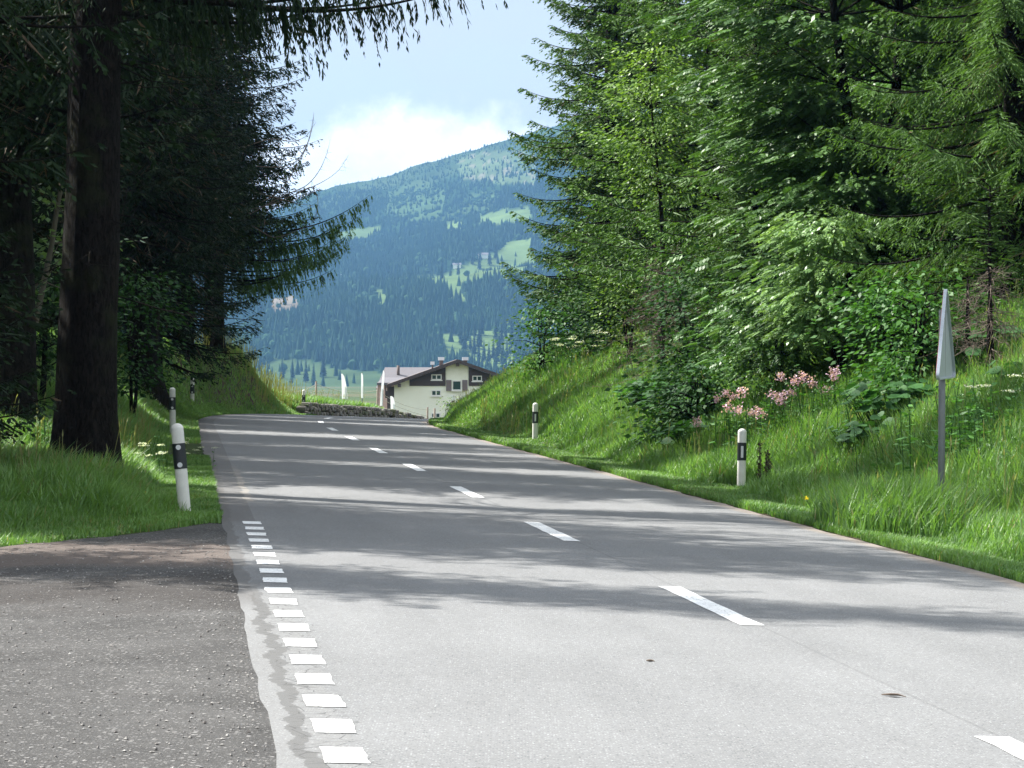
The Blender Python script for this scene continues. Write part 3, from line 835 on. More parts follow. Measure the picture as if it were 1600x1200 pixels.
# ------------------------------------------------------------------ broadleaf trees and bushes
def leaf_quads(mb, P, D, L, w, col, rng, tilt=.5, mat=0):
    """simple pointed leaves lying mostly flat"""
    D = D / (np.linalg.norm(D, axis=1)[:, None] + 1e-9)
    up = np.array([0, 0, 1.0]) + rng.normal(0, tilt, D.shape)
    A = np.cross(D, up); A /= np.linalg.norm(A, axis=1)[:, None] + 1e-9
    Nn = np.cross(A, D)
    L = np.asarray(L)[:, None]; w = np.asarray(w)[:, None]
    V = np.stack([P, P + D * L * .4 + A * w - Nn * L * .05, P + D * L - Nn * L * .12, P + D * L * .4 - A * w - Nn * L * .05], 1).reshape(-1, 3)
    n = len(P); mb.add(V, np.arange(n * 4).reshape(n, 4), mat, np.repeat(col, 4, 0))
def pinnate(mb, P, D, L, rng, pairs=5, mat=0, lw=.30):
    """compound leaves with paired leaflets, drooping"""
    n = len(P); D = D / (np.linalg.norm(D, axis=1)[:, None] + 1e-9)
    S = np.cross(D, np.array([0, 0, 1.0]) + rng.normal(0, .35, D.shape)); S /= np.linalg.norm(S, axis=1)[:, None] + 1e-9
    rnd = rng.random(n); g = rng.random(n) ** 2
    for k in range(pairs + 1):
        t = (k + .8) / (pairs + 1)
        B = P + D * (L * t)[:, None]; B[:, 2] -= .28 * L * t * t
        for sgn in ((1, -1) if k < pairs else (0,)):
            d = D * (.55 if sgn else 1) + S * sgn * .85; d[:, 2] -= .25
            l = L * .36 * (1 - .25 * abs(t - .5))
            leaf_quads(mb, B, d, l, l * lw, np.stack([rnd, g, 0 * g], 1), rng, .25, mat)
def leafy_tree(name, seed, H, R, zc0, clusters, per, leafL, mat, kind='pinnate', r0=.10, flat=.35, stems=1, lean=(0, 0), crown_pow=.5, bark=None, csc=1.0):
    rng = np.random.default_rng(seed); root = empty(name)
    tr = MB(); cr = MB()
    tops = []
    for s in range(stems):
        a = rng.random() * 6.28; sp = .10 * (stems > 1)
        t = np.linspace(0, 1, 9)
        P = np.stack([lean[0] * t ** 1.5 + sp * H * cos(a) * t + .03 * H * np.sin(t * 5 + s) * t, lean[1] * t ** 1.5 + sp * H * sin(a) * t + .02 * H * np.cos(t * 4 + s) * t, -.2 + (H * .92 + .2) * t], 1)
        tr.tube(P, r0 * (1 - t) ** .8 + .008, 8); tops.append(P)
    for c in range(clusters):
        Pm = tops[rng.integers(0, stems)]
        f = rng.uniform(0, 1); z = zc0 + (H - zc0) * f
        rr = R * (np.sin(pi * np.clip(.12 + .80 * f, 0, 1))) ** crown_pow * rng.uniform(.35, 1.05); az = rng.random() * 6.28
        base = Pm[np.argmin(abs(Pm[:, 2] - (z - .25 * rr)))]
        tip = np.array([base[0] + rr * cos(az), base[1] + rr * sin(az), z])
        mid = (base + tip) / 2 + np.array([0, 0, .08 * rr])
        tr.tube(np.array([base, mid, tip]), [.012 + .008 * rr, .009, .004], 4)
        cs = rng.uniform(.22, .48) * min(1, R) * csc
        n = int(per * rng.uniform(.6, 1.4))
        off = rng.standard_normal((n, 3)) * [cs, cs, cs * flat]
        out = tip - np.array([0, 0, z]); out[2] = 0
        P = tip + off + out * rng.uniform(-.35, .15, (n, 1))
        D = off * [1, 1, .3] + out * .5 + rng.normal(0, .15, (n, 3)); D[:, 2] -= .15
        Ls = leafL * rng.uniform(.65, 1.25, n)
        if kind == 'pinnate': pinnate(cr, P, D, Ls, rng)
        else: leaf_quads(cr, P, D, Ls, Ls * .30, np.stack([rng.random(n), rng.random(n) ** 2, 0 * Ls], 1), rng, .45)
    tr.build('trunk', bark or M['bark'], root)
    cr.build('crown', mat, root)
    return root
def put(o, px, d, label, cat, group=None, rz=0, sc=1.0, dz=0.0):
    X = at(px, d); o.location = (X, d, gz(X, d) - .05 + dz); o.rotation_euler = (0, 0, rz)
    o.scale = (sc, sc, sc)
    return tag(o, label, cat, group)

put(leafy_tree('ash_tree', 51, 10.5, 2.5, 1.2, 135, 85, .30, M['ash'], r0=.13, stems=2, flat=.13, csc=1.45), 1345, 52,
    'large dark green leafy tree with feathery leaves filling the right wood', 'leafy tree')
put(leafy_tree('ash_tree', 52, 9.5, 2.1, 1.6, 85, 75, .28, M['ash'], r0=.11, stems=2, flat=.13, csc=1.4), 1480, 56,
    'dark leafy tree between the large leafy tree and the yellowish spruce', 'leafy tree', rz=2)
put(leafy_tree('beech_tree', 53, 7.6, 1.15, 4.0, 64, 60, .11, M['beech'], kind='simple', r0=.07, flat=.5), 1030, 71,
    'small yellow-green leafy tree with shiny leaves before the tall spruces', 'leafy tree')
put(leafy_tree('rowan_bush', 54, 3.0, 1.2, 1.0, 80, 30, .22, M['rowan'], r0=.05, stems=3, flat=.22), 1310, 49.5,
    'bright green bush with feathery leaves arching out below the dark leafy tree', 'bush')
put(leafy_tree('rowan_bush', 55, 2.2, 1.0, .6, 40, 30, .22, M['ash'], r0=.04, stems=3, flat=.3), 1215, 52,
    'darker small bush tucked under the left side of the bright arching bush', 'bush')
put(leafy_tree('hazel_bush', 56, 1.9, .8, .25, 34, 40, .11, M['herb'], kind='simple', r0=.025, stems=4, flat=.6), 845, 82,
    'low green bush at the left foot of the sky-edge spruce', 'bush')
put(leafy_tree('hazel_bush', 57, 2.3, .8, .3, 40, 40, .10, M['beech'], kind='simple', r0=.025, stems=4, flat=.6), 985, 74,
    'light green bush before the spruce trunks at the top of the grassy slope', 'bush')
put(leafy_tree('hazel_bush', 58, 1.7, .9, .2, 50, 44, .11, M['herb'], kind='simple', r0=.025, stems=4, flat=.6), 1435, 44,
    'green nettle-like bush left of the triangular sign', 'bush')
put(leafy_tree('hazel_bush', 59, 1.6, .8, .2, 44, 44, .11, M['herb'], kind='simple', r0=.025, stems=4, flat=.6), 1390, 47,
    'deep green bush between the pink flowers and the triangular sign', 'bush')
edge_bushes = [(1095, 53.5, 1.25, 1.15, 'dark rounded shrub bulging over the grass left of the pink flowers'),
 (1075, 64, 2.2, 1.1, 'dark undergrowth bush right of the brown dead spruce'), (1130, 62, 2.4, 1.2, 'dark undergrowth bush under the spruce with the bare lower trunk'),
 (1190, 60, 2.3, 1.1, 'undergrowth bush in deep shade behind the pink flowers'), (1255, 55, 1.8, 1.0, 'shaded bush under the bright arching bush'), (1345, 52, 2.0, 1.1, 'shaded undergrowth bush right of the bright arching bush'),
 (1405, 51, 2.4, 1.1, 'dark bush at the wood edge left of the sign'), (1475, 50, 2.3, 1.1, 'dark bush at the wood edge right behind the sign plate'), (1545, 50, 2.4, 1.2, 'dark bush at the wood edge behind the young spruce'),
 (1605, 48, 2.3, 1.1, 'dark bush at the wood edge cut by the right side of the view'), (905, 84, 1.6, 1.1, 'dark bush at the foot of the sky-edge spruce behind the umbel flowers'), (950, 80, 1.7, 1.0, 'bush at the slope crest between the umbel flowers and the light green bush')]
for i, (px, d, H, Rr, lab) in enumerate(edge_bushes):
    put(leafy_tree('hazel_bush', 400 + i, H, Rr, .1, 60, 44, .12, M['shade_tinted_herb'], kind='simple', r0=.022, stems=4, flat=.55), px, d, lab, 'bush')
# young leafy tree and its crooked pale stem in the left wood
def crooked():
    X, Y = at(22, 47), 47
    z0 = gz(X, Y)
    root = empty('maple_sapling', (X, Y, z0))
    pts = [(22, 602), (38, 560), (55, 500), (66, 440), (76, 380), (82, 320), (92, 250), (104, 170), (112, 60), (116, -60)]
    P = np.array([(at(a, Y) - X, .02 * i * i, 1.6 - (b - 565) / F * Y - z0) for i, (a, b) in enumerate(pts)])
    P = np.vstack([[P[0, 0] - .03, 0, -.2], P])
    tr = MB(); tr.tube(P, np.linspace(.06, .025, len(P)), 8)
    rng = np.random.default_rng(60); cr = MB()
    for c in range(26):
        i = rng.integers(4, len(P)); b = P[i]; tip = b + np.array([rng.normal(.05, .45), rng.normal(0, .4), rng.normal(.0, .3)])
        tr.tube(np.array([b, (b + tip) / 2 + [0, 0, .06], tip]), [.014, .009, .004], 4)
        n = 26; off = rng.standard_normal((n, 3)) * [.20, .20, .08]
        leaf_quads(cr, tip + off, off + rng.normal(0, .05, (n, 3)), rng.uniform(.08, .15, n), rng.uniform(.03, .06, n), np.stack([rng.random(n), rng.random(n), 0 * off[:, 0]], 1), rng, .4)
    tr.build('trunk', M['pale_bark'], root); cr.build('crown', M['rowan'], root)
    tag(root, 'crooked pale-barked young tree curving up behind the thick left trunk', 'leafy tree')
crooked()
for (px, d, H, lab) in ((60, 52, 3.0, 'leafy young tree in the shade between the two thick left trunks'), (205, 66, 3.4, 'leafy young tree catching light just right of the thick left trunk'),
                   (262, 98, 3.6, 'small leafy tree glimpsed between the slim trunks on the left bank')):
    put(leafy_tree('hazel_bush', 60 + px, H, 1.1, .9, 46, 40, .13, M['shade_tinted_herb'], kind='simple', r0=.04, stems=2, flat=.4), px, d, lab, 'leafy tree')

# dead brown spruce, bare saplings
def dead_spruce(px, d, H, R, seed, label, bare=60):
    root = empty('dead_spruce'); trunk_mb(H, .05, seed=seed, sides=7, n=8).build('trunk', M['bark'], root)
    rng = np.random.default_rng(seed); wd = MB()
    for k in range(bare):
        z = rng.uniform(.2, H); az = rng.random() * 6.28; Lb = R * (1 - z / H) ** .6 * rng.uniform(.5, 1.1) + .1
        t = np.linspace(0, 1, 6); P = np.stack([cos(az) * Lb * t, sin(az) * Lb * t, z - .25 * Lb * t + rng.normal(0, .015, 6)], 1)
        wd.tube(P, np.linspace(.009, .002, 6), 3)
        for q in range(int(Lb * 26) + 3):
            i = rng.integers(1, 6); p = P[i]; dv = rng.standard_normal(3) * .14 + np.array([cos(az), sin(az), -.5]) * .08
            wd.tube(np.array([p, p + dv * .5 + [0, 0, -.01], p + dv]), [.0035, .0025, .0015], 3)
    wd.build('branches', M['twig'], root)
    put(root, px, d, label, 'dead spruce')
dead_spruce(1035, 68, 2.9, 1.3, 71, 'brown dead spruce with bare twigs at the top of the grassy slope', 110)
dead_spruce(1065, 71, 2.7, 1.0, 72, 'smaller leafless spruce tangled behind the brown dead one', 70)
dead_spruce(1548, 42, 1.6, .6, 73, 'bare grey-brown sapling behind the triangular sign', 46)
dead_spruce(1512, 43, 1.35, .45, 74, 'thin bare sapling close beside the sign pole', 30)
def young_spruce(px, d, H, R, seed, label):
    root = make_spruce('young_spruce', seed, H, R, .15, .03, M['spruce'], droop=.1, hang=.12, dead=0, nper=5, step=.2, detail_top=20)
    put(root, px, d, label, 'young spruce')
young_spruce(1545, 45, 2.35, .75, 75, 'young spruce with a long bare leader above the sign')
young_spruce(1180, 57, 1.5, .6, 77, 'knee-high young spruce at the foot of the right wood')

# bare curved twigs sticking out of the left crowns
def bare_bough():
    X, Y = at(338, 97), 97
    for o in bpy.data.objects:
        if o.get('label', '').startswith('spruce at the end of the left bank'): host = o
    mb = MB(); rng = np.random.default_rng(9)
    def arc(pts, r0, r1, d):
        P = [at(a, d, b) for a, b in pts]
        P = np.array(P); t = np.linspace(0, 1, len(P)); tt = np.linspace(0, 1, 22)
        Q = np.stack([np.interp(tt, t, P[:, k]) for k in range(3)], 1)
        for _ in range(3): Q[1:-1] = (Q[:-2] + Q[1:-1] * 2 + Q[2:]) / 4
        Q[:, 1] += .25 * tt * rng.normal(0, 1)
        mb.tube(Q, np.linspace(r0, r1, 22), 4)
        return Q
    d = 107
    for pts in ([(380, 330), (430, 318), (470, 300), (505, 285), (530, 268), (545, 243)],
                [(400, 320), (440, 300), (462, 262), (480, 230), (489, 200), (491, 176)],
                [(390, 335), (450, 302), (480, 292), (500, 268), (512, 240), (517, 218)],
                [(470, 300), (488, 290), (498, 312), (494, 338), (484, 356)],
                [(400, 260), (440, 262), (466, 252), (482, 222), (490, 180)],
                [(380, 230), (425, 215), (455, 222), (478, 214), (493, 190)],
                [(390, 350), (425, 372), (450, 366), (480, 352)],
                [(395, 300), (435, 310), (465, 318), (492, 322)]):
        Q = arc(pts, .020, .004, d)
        for k in range(12):
            i = rng.integers(5, 21); dv = np.array([rng.normal(0, .12), rng.normal(0, .15), -abs(rng.normal(0, .18))])
            mb.tube(np.array([Q[i], Q[i] + dv * .5, Q[i] + dv]), [.005, .004, .002], 3)
    o = mb.build('bare_bough', M['twig'])
    o.parent = host
    bpy.context.view_layer.update()
    o.matrix_parent_inverse = host.matrix_world.inverted()
bare_bough()
# boughs reaching out over the road from the last left spruces
def reaching():
    host = [o for o in bpy.data.objects if o.get('label', '').startswith('slimmer spruce trunk')][0]
    ex = []
    for (z, az, Lb) in ((3.3, -.1, 4.6), (3.8, .1, 4.3), (2.6, -.25, 3.9), (4.3, -.15, 5.3), (3.6, .3, 4.2), (2.9, .05, 3.0), (5.0, 0, 3.4), (3.0, .2, 4.5), (5.6, -.1, 3.0), (6.4, .1, 2.8), (2.5, -.5, 3.1), (4.1, 0, 5.0), (3.5, -.3, 4.4), (2.8, .15, 4.0)):
        ex.append((z, az, Lb, .05, 1))
    cr, wd = spruce_crown(91, 0.1, 1, 10, droop=.08, hang=.7, dead=0, extra=ex, width=.017, dens=1.1)
    X, Y = at(347, 108.5), 108.5
    for mb_, nm, mt in ((cr, 'bough', M['spruce']), (wd, 'bough_wood', M['bark'])):
        o = mb_.build(nm, mt); o.location = (X, Y, gz(X, Y)); o.parent = host
        bpy.context.view_layer.update(); o.matrix_parent_inverse = host.matrix_world.inverted()
reaching()

# ------------------------------------------------------------------ grass
def grass():
    rng = np.random.default_rng(77)
    mb = MB()
    def field(N, v0, v1, d0, d1, side, hfun, keepfun=None, wid=1.0, dens_pow=1.0):
        v = v0 + (v1 - v0) * rng.random(N) ** dens_pow
        dd = d0 + (d1 - d0) * rng.random(N)
        u = -dd if side < 0 else W + dd
        X, Y = road_xy(u, v)
        if keepfun is not None:
            k = keepfun(X, Y, dd, v); X, Y, dd, v = X[k], Y[k], dd[k], v[k]
        px = 800 + F * X / np.maximum(Y, 1); k = (px > -160) & (px < 1760)
        X, Y, dd, v = X[k], Y[k], dd[k], v[k]; N = len(X)
        h = hfun(X, Y, dd, v) * rng.uniform(.55, 1.3, N)
        Z = ground_z(X, Y, False) - .01
        w = (.0028 + .000085 * Y) * wid * rng.uniform(.6, 1.5, N) * (1 + .6 * (h > .3))
        az = rng.random(N) * 2 * pi; lean = rng.uniform(.08, .65, N) * h
        la = az + rng.normal(0, .3, N); lx, ly = np.cos(la) * lean, np.sin(la) * lean + .0
        lx = lx + .06 * h
        fx, fy = -np.sin(az) , np.cos(az)
        # face blades roughly across so that they read at a distance
        wx, wy = fx * w, fy * w
        base = np.stack([X, Y, Z], 1)
        def pt(t, sw):
            return base + np.stack([lx * t * t + wx * sw, ly * t * t + wy * sw, h * t * (1 - .18 * t)], 1)
        V = np.stack([pt(0, 1), pt(0, -1), pt(.55, -.9), pt(.55, .9), pt(1, 0)], 1).reshape(-1, 3)
        i = np.arange(N)[:, None] * 5
        patch = vnoise(X, Y, .8, 21) * .6 + vnoise(X, Y, 2.3, 22) * .4
        dry = (rng.random(N) < .03 + .10 * (vnoise(X, Y, .5, 23) > .74)) * rng.uniform(.4, 1, N)
        col = np.stack([np.clip(rng.random(N) * .75 + .25 * patch, 0, 1), np.clip(patch - .2, 0, 1) * (1.0 if np.isscalar(wid) else 1), dry], 1)
        C = np.repeat(col, 5, 0); 
        mb.add(V, np.hstack([i + 0, i + 1, i + 2, i + 3]), 0, C)
        mb.nv -= len(V)                      # second batch of faces shares the vertices
        mb.f.append(np.hstack([i + 3, i + 2, i + 4]) + mb.nv); mb.m.append(np.zeros(N, np.int32)); mb.sm.append(np.zeros(N, bool))
        mb.nv += len(V)
        return X, Y, Z, h
    tall = lambda X, Y, d, v: np.clip(.05 + .42 * sstep(d, .35, 1.5), 0, .6) * (.7 + .6 * vnoise(X, Y, 1.1, 31))
    short = lambda X, Y, d, v: .075 + .05 * vnoise(X, Y, 3, 32)
    # right verge and bank
    field(170000, 20, 62, .05, 1.1, 1, short)
    pX, pY = at(1158, 44.5), 44.5
    field(260000, 20, 62, .8, 7, 1, tall, lambda X, Y, d, v: ~((abs(X - pX) < .45) & (Y > pY - 2.6) & (Y < pY + .4)))
    field(40000, 62, 104, .05, .9, 1, short)
    field(210000, 62, 112, .5, 6.5, 1, lambda X, Y, d, v: (.08 + .30 * sstep(d, np.interp(v, [78, 86], [1.1, .3]), np.interp(v, [78, 86], [2.0, 1.0]))) * (.7 + .6 * vnoise(X, Y, 1.1, 31)))
    tx, ty = at(1418, 32.5), 32.5
    field(30000, 29, 36, .1, 3.5, 1, lambda X, Y, d, v: .30 + .42 * np.exp(-(((X - tx) / .9) ** 2 + ((Y - ty) / 1.3) ** 2)), lambda X, Y, d, v: (((X - tx) / 1.15) ** 2 + ((Y - ty) / 1.6) ** 2) < rng.uniform(.3, 1.1, len(X)))
    # left verge and bank; none on the gravel
    edge = lambda X, Y, d, v: v > layby_far(d) + .35 * np.abs(rng.normal(0, 1, len(v))) - .28
    field(110000, 27.5, 50, .02, .9, -1, short, edge)
    field(60000, 25.8, 30, .1, 7, -1, lambda X, Y, d, v: .06 + .05 * rng.random(len(v)), edge)
    field(110000, 26.0, 31.5, .3, 7, -1, lambda X, Y, d, v: .06 + .24 * sstep(v - layby_far(d) + .8 * (vnoise(X, Y, 1.6, 35) - .5), .6, 2.4), edge)
    field(190000, 30, 60, .7, 6.5, -1, tall)
    field(120000, 60, 100, .1, 5.0, -1, lambda X, Y, d, v: .10 + .14 * sstep(d, .2, 1.2), lambda X, Y, d, v: ~((v > 90) & (d > .6)) | (rng.random(len(v)) < .25))
    field(30000, 100, 113, .05, 4.0, -1, lambda X, Y, d, v: .16 + 0 * d, lambda X, Y, d, v: rng.random(len(v)) < .3)
    field(70000, 112, 121, .05, 6.0, -1, lambda X, Y, d, v: .08 + .5 * sstep(d, 1.3, 2.3), lambda X, Y, d, v: (v < 117.5) | (d > .45), wid=.8)
    field(60000, 116, 142, .45, 5.0, -1, lambda X, Y, d, v: (.28 + .15 * vnoise(X, Y, .7, 4)) * np.interp(v, [126, 136], [1, .35]), wid=.8)
    tag(mb.build('grass', M['grass']), 'mixed short and tall green grass on the verges and banks', 'grass', kind='stuff')
grass()

# seed heads standing above the grass
def seeds():
    rng = np.random.default_rng(78); mb = MB()
    for (N, v0, v1, d0, d1, side, hh) in ((1100, 22, 62, 1.2, 6, 1, .58), (1500, 70, 110, .8, 6, 1, .45), (1000, 31, 60, 1, 6, -1, .6), (900, 109, 118, .6, 5, -1, .8), (160, 117, 128, .6, 4, -1, .5)):
        v = rng.uniform(v0, v1, N); d = rng.uniform(d0, d1, N); u = -d if side < 0 else W + d
        k = vnoise(u, v, .6, 41) > .42; u, v = u[k], v[k]
        X, Y = road_xy(u, v); Z = ground_z(X, Y, False); n = len(X)
        h = hh * rng.uniform(.7, 1.25, n); lx = rng.normal(.05, .08, n); ly = rng.normal(0, .08, n)
        w = .0016 + .00004 * Y
        B = np.stack([X, Y, Z], 1); T = B + np.stack([lx, ly, h], 1)
        sx = np.stack([w, 0 * w, 0 * w], 1)
        V = np.stack([B - sx, B + sx, T + sx, T - sx], 1).reshape(-1, 3)
        c = np.stack([rng.random(n) * .6, 0 * h, np.full(n, .75)], 1)
        mb.add(V, np.arange(n * 4).reshape(n, 4), 0, np.repeat(c, 4, 0))
        D = np.stack([lx, ly, h * .6], 1); shoots(mb, T - D * .05, D, np.full(n, .11), np.full(n, .007) + w, c, rng)
    tag(mb.build('seed_heads', M['grass']), 'pale seed heads of tall grass rising over the green banks', 'grass', kind='stuff')
seeds()

# ------------------------------------------------------------------ herbs and flowers
def broad_leaf(mb, c, nrm_az, tilt, r, rng, col):
    """round, slightly cupped leaf"""
    k = 9; a = np.linspace(0, 2 * pi, k, endpoint=False)
    rr = r * (1 - .35 * (np.cos(a / 2 - pi / 2) < .18)) * rng.uniform(.9, 1.08, k)
    V = np.stack([rr * np.cos(a), rr * np.sin(a), .10 * r * np.cos(2 * a)], 1); V = np.vstack([[0, 0, -.12 * r], V])
    ct, st_ = cos(tilt), sin(tilt); ca, sa = cos(nrm_az), sin(nrm_az)
    Rm = np.array([[ca * ct, -sa, ca * st_], [sa * ct, ca, sa * st_], [-st_, 0, ct]])
    V = V @ Rm.T + c
    mb.add(V, [(0, i + 1, (i + 1) % k + 1) for i in range(k)], 0, col, True)
def butterbur(seed, spread=.8, n=40, rmax=.22, hgt=.7):
    rng = np.random.default_rng(seed); lf = MB(); stm = MB(); root = empty('butterbur_plant')
    for i in range(n):
        a = rng.random() * 6.28; q = rng.random() ** .6 * spread; x, y = q * cos(a), q * sin(a)
        h = hgt * rng.uniform(.35, 1.0) * (1 - .35 * q / spread); c = np.array([x, y, h])
        stm.tube(np.array([[x * .6, y * .6, -.25], [x * .85, y * .85, h * .6], c]), [.008, .006, .004], 4)
        broad_leaf(lf, c, a + rng.normal(0, .5), rng.uniform(.1, .7), rmax * rng.uniform(.5, 1), rng, (rng.random(), rng.random() ** 2, 0))
    lf.build('leaves', M['butterbur'], root); stm.build('stems', M['herb'], root)
    return root
bb = [butterbur(101, 1.05, 130, .16, .72), butterbur(102, .85, 90, .13, .62), butterbur(103, .5, 30, .12, .5)]
def put2(proto, px, d, label, cat, group=None, rz=0., sc=1.):
    o = proto if proto.name not in used else copy_tree(proto)
    used.add(o.name); used.add(proto.name)
    for k in ('label', 'category', 'group'):
        if k in o: del o[k]
    return put(o, px, d, label, cat, group, rz, sc)
for i, (px, d, k, sc, lab) in enumerate([
    (1085, 58, 0, 1.15, 'dark broad-leaved plant at the shaded top of the slope, left of the pink flowers'),
    (1060, 54, 1, 1.0, 'lowest dark broad-leaved plant where the tall grass begins below the clump'),
    (1100, 52, 1, 1.0, 'broad-leaved plant between the single pink bloom and the taller dark clump'),
    (1030, 64, 0, .9, 'broad-leaved plant leaning out under the brown dead spruce'),
    (1375, 42, 1, .9, 'broad-leaved plant half shaded below the deep green bush'),
    (1530, 44, 0, .9, 'broad-leaved clump spreading under the two bare saplings'),
    (1118, 55, 0, 1.0, 'large dark broad-leaved clump directly beside the pink flowers'),
    (1055, 61, 1, 1.0, 'broad-leaved plant catching light at the left end of the dark clump'),
    (1140, 59, 1, 1.1, 'broad-leaved plant above the dark clump under the dead twigs'),
    (1420, 43, 0, .9, 'bright layered broad-leaved clump just left of the sign'),
    (1392, 45, 1, 1.0, 'broad-leaved plant at the left foot of the bright layered clump'),
    (1462, 45, 1, .9, 'broad-leaved plant showing on both sides of the sign plate'),
    (1560, 43, 1, 1.1, 'pale broad-leaved clump right of the sign under the young spruce'),
    (1590, 40, 2, 1.1, 'broad-leaved plant at the right edge behind the tall herbs'),
    (1510, 40, 2, 1.0, 'small broad-leaved plant low behind the sign pole'),
    (38, 33.5, 2, .75, 'round-leaved dark plant nearest the gravel in the lower left'),
    (8, 32.5, 2, .9, 'round-leaved plant cut by the left edge above the gravel'),
    (85, 36, 2, .7, 'dock leaves against the foot of the thick left trunk'),
    (30, 47, 1, .8, 'tall light green plant in sun behind the thick left trunk')]):
    put2(bb[k], px, d, lab, 'broad-leaved plant', 'broad-leaved plants on the banks', rz=i * 1.3, sc=sc)

def herb(name, seed, H, n, leafL, flower=None, fmat=None, spread=.35, fl=6):
    rng = np.random.default_rng(seed); root = empty(name); stm = MB(); lf = MB(); fw = MB()
    for i in range(n):
        x, y = rng.normal(0, spread, 2); h = H * rng.uniform(.65, 1.1); lx, ly = rng.normal(0, .1, 2)
        P = np.array([[x, y, -.1], [x + lx * .4, y + ly * .4, h * .5], [x + lx, y + ly, h]])
        stm.tube(P, [.006, .005, .003], 4)
        m = int(10 * h / .8) + 4; t = rng.uniform(.1, .95, m); B = P[0] * (1 - t[:, None]) + P[2] * t[:, None]
        a = rng.random(m) * 6.28; D = np.stack([np.cos(a), np.sin(a), rng.uniform(-.3, .6, m)], 1)
        l = leafL * rng.uniform(.6, 1.2, m) * (1.1 - .5 * t)
        leaf_quads(lf, B, D, l, l * .2, np.stack([rng.random(m), rng.random(m) ** 2, 0 * t], 1), rng, .4)
        if flower and i < fl:
            k = {'umbel': 46, 'panicle': 62}.get(flower, 24)
            if flower == 'umbel': off = rng.standard_normal((k, 3)) * [.055, .055, .008]
            elif flower == 'panicle': off = rng.standard_normal((k, 3)) * [.042, .042, .034]
            else: off = rng.standard_normal((k, 3)) * [.02, .02, .012]
            C = P[2] + [0, 0, .02] + off
            leaf_quads(fw, C, rng.standard_normal((k, 3)), np.full(k, .034 if flower == 'panicle' else .022), np.full(k, .017 if flower == 'panicle' else .011), np.stack([rng.random(k), rng.random(k), 0 * C[:, 0]], 1), rng, .8)
    stm.build('stems', M['herb'], root); lf.build('leaves', M['herb'], root)
    if flower: fw.build('flowers', fmat, root)
    return root
pk = [herb('pink_wildflower', 120, 1.15, 16, .16, 'panicle', M['pink'], .34, 4), herb('pink_wildflower', 121, .95, 13, .14, 'panicle', M['pink'], .30, 3)]
for i, (px, d, k, sc, lab) in enumerate([
    (1172, 47.5, 0, 1.1, 'pink-flowered plant with the highest blooms at the left of its patch'),
    (1205, 46.8, 1, 1.0, 'pink-flowered plant in the middle of the flower patch'),
    (1235, 47.2, 0, 1.0, 'pink-flowered plant under the bright arching bush'),
    (1262, 46.6, 1, 1.0, 'faded pink-flowered plant right of the middle of the patch'),
    (1290, 46.0, 1, .95, 'last pink-flowered plant at the right end of the patch'),
    (1140, 50.5, 1, .9, 'pink-flowered plant standing low at the left, nearest the grass'),
    (1188, 48.2, 1, .75, 'short pink-flowered plant sunk in the grass below the patch'),
    (1078, 51, 1, .8, 'single pink bloom in front of the dark broad-leaved clump')]):
    put2(pk[k], px, d, lab, 'wildflower', 'pink wildflowers on the right bank', rz=i * 2.1, sc=sc)
um = herb('white_umbel_flower', 130, .85, 9, .13, 'umbel', M['white_petal'], .3, 8)
for i, (px, d, sc, lab) in enumerate([
    (885, 80, 1.1, 'white umbel flowers at the crest of the right slope, left clump'),
    (925, 78, 1.15, 'white umbel flowers at the crest of the right slope, right clump'),
    (236, 40, .6, 'white umbel flower between the thick trunk and the front marker post'),
    (292, 45, .5, 'white umbel flower rising behind the front left marker post'),
    (1590, 37, .9, 'white umbel flower at the right edge of the view')]):
    put2(um, px, d, lab, 'wildflower', 'white umbel flowers', rz=i * 1.7, sc=sc)
ye = herb('yellow_wildflower', 131, .45, 8, .08, 'button', M['yellow_petal'], .45, 4)
for i, (px, d, sc, lab) in enumerate([(188, 34, .6, 'yellow-flowered plant right of the foot of the thick left trunk'),
                                      (1330, 36, .75, 'yellow-flowered plant in the grass between right post and sign')]):
    put2(ye, px, d, lab, 'wildflower', 'yellow wildflowers', rz=i, sc=sc)
hb = [herb('tall_herb', 140, .95, 22, .17, None, None, .34), herb('tall_herb', 141, .7, 20, .13, None, None, .34)]
for i, (px, d, k, sc, lab) in enumerate([
    (1510, 36, 0, 1.0, 'tall leafy herb right beside the sign pole'), (1550, 37, 0, 1.0, 'tall leafy herb in the sun right of the sign'),
    (1592, 36, 1, 1.1, 'tall leafy herb cut by the right edge of the view'), (1455, 38, 1, .9, 'leafy herb left of the sign pole'),
    (1230, 49, 1, 1.0, 'bright leafy herb among the pink flowers'), (1310, 47, 0, .8, 'leafy herb right of the pink flowers'),
    (60, 41, 0, .8, 'leafy herb in sun left of the thick trunk'), (22, 40, 1, 1.0, 'leafy herb near the left edge in sunlight'),
    (215, 43, 1, .9, 'leafy herb in sun right of the thick trunk'), (60, 34, 1, .6, 'low leafy herb in shade before the thick trunk'),
    (1005, 70, 0, .9, 'leafy herb at the crest below the dead spruce'), (1340, 44, 1, 1.0, 'leafy herb on the slope midway to the sign')]):
    put2(hb[k], px, d, lab, 'herb', 'leafy herbs in the banks', rz=i * 1.1, sc=sc)

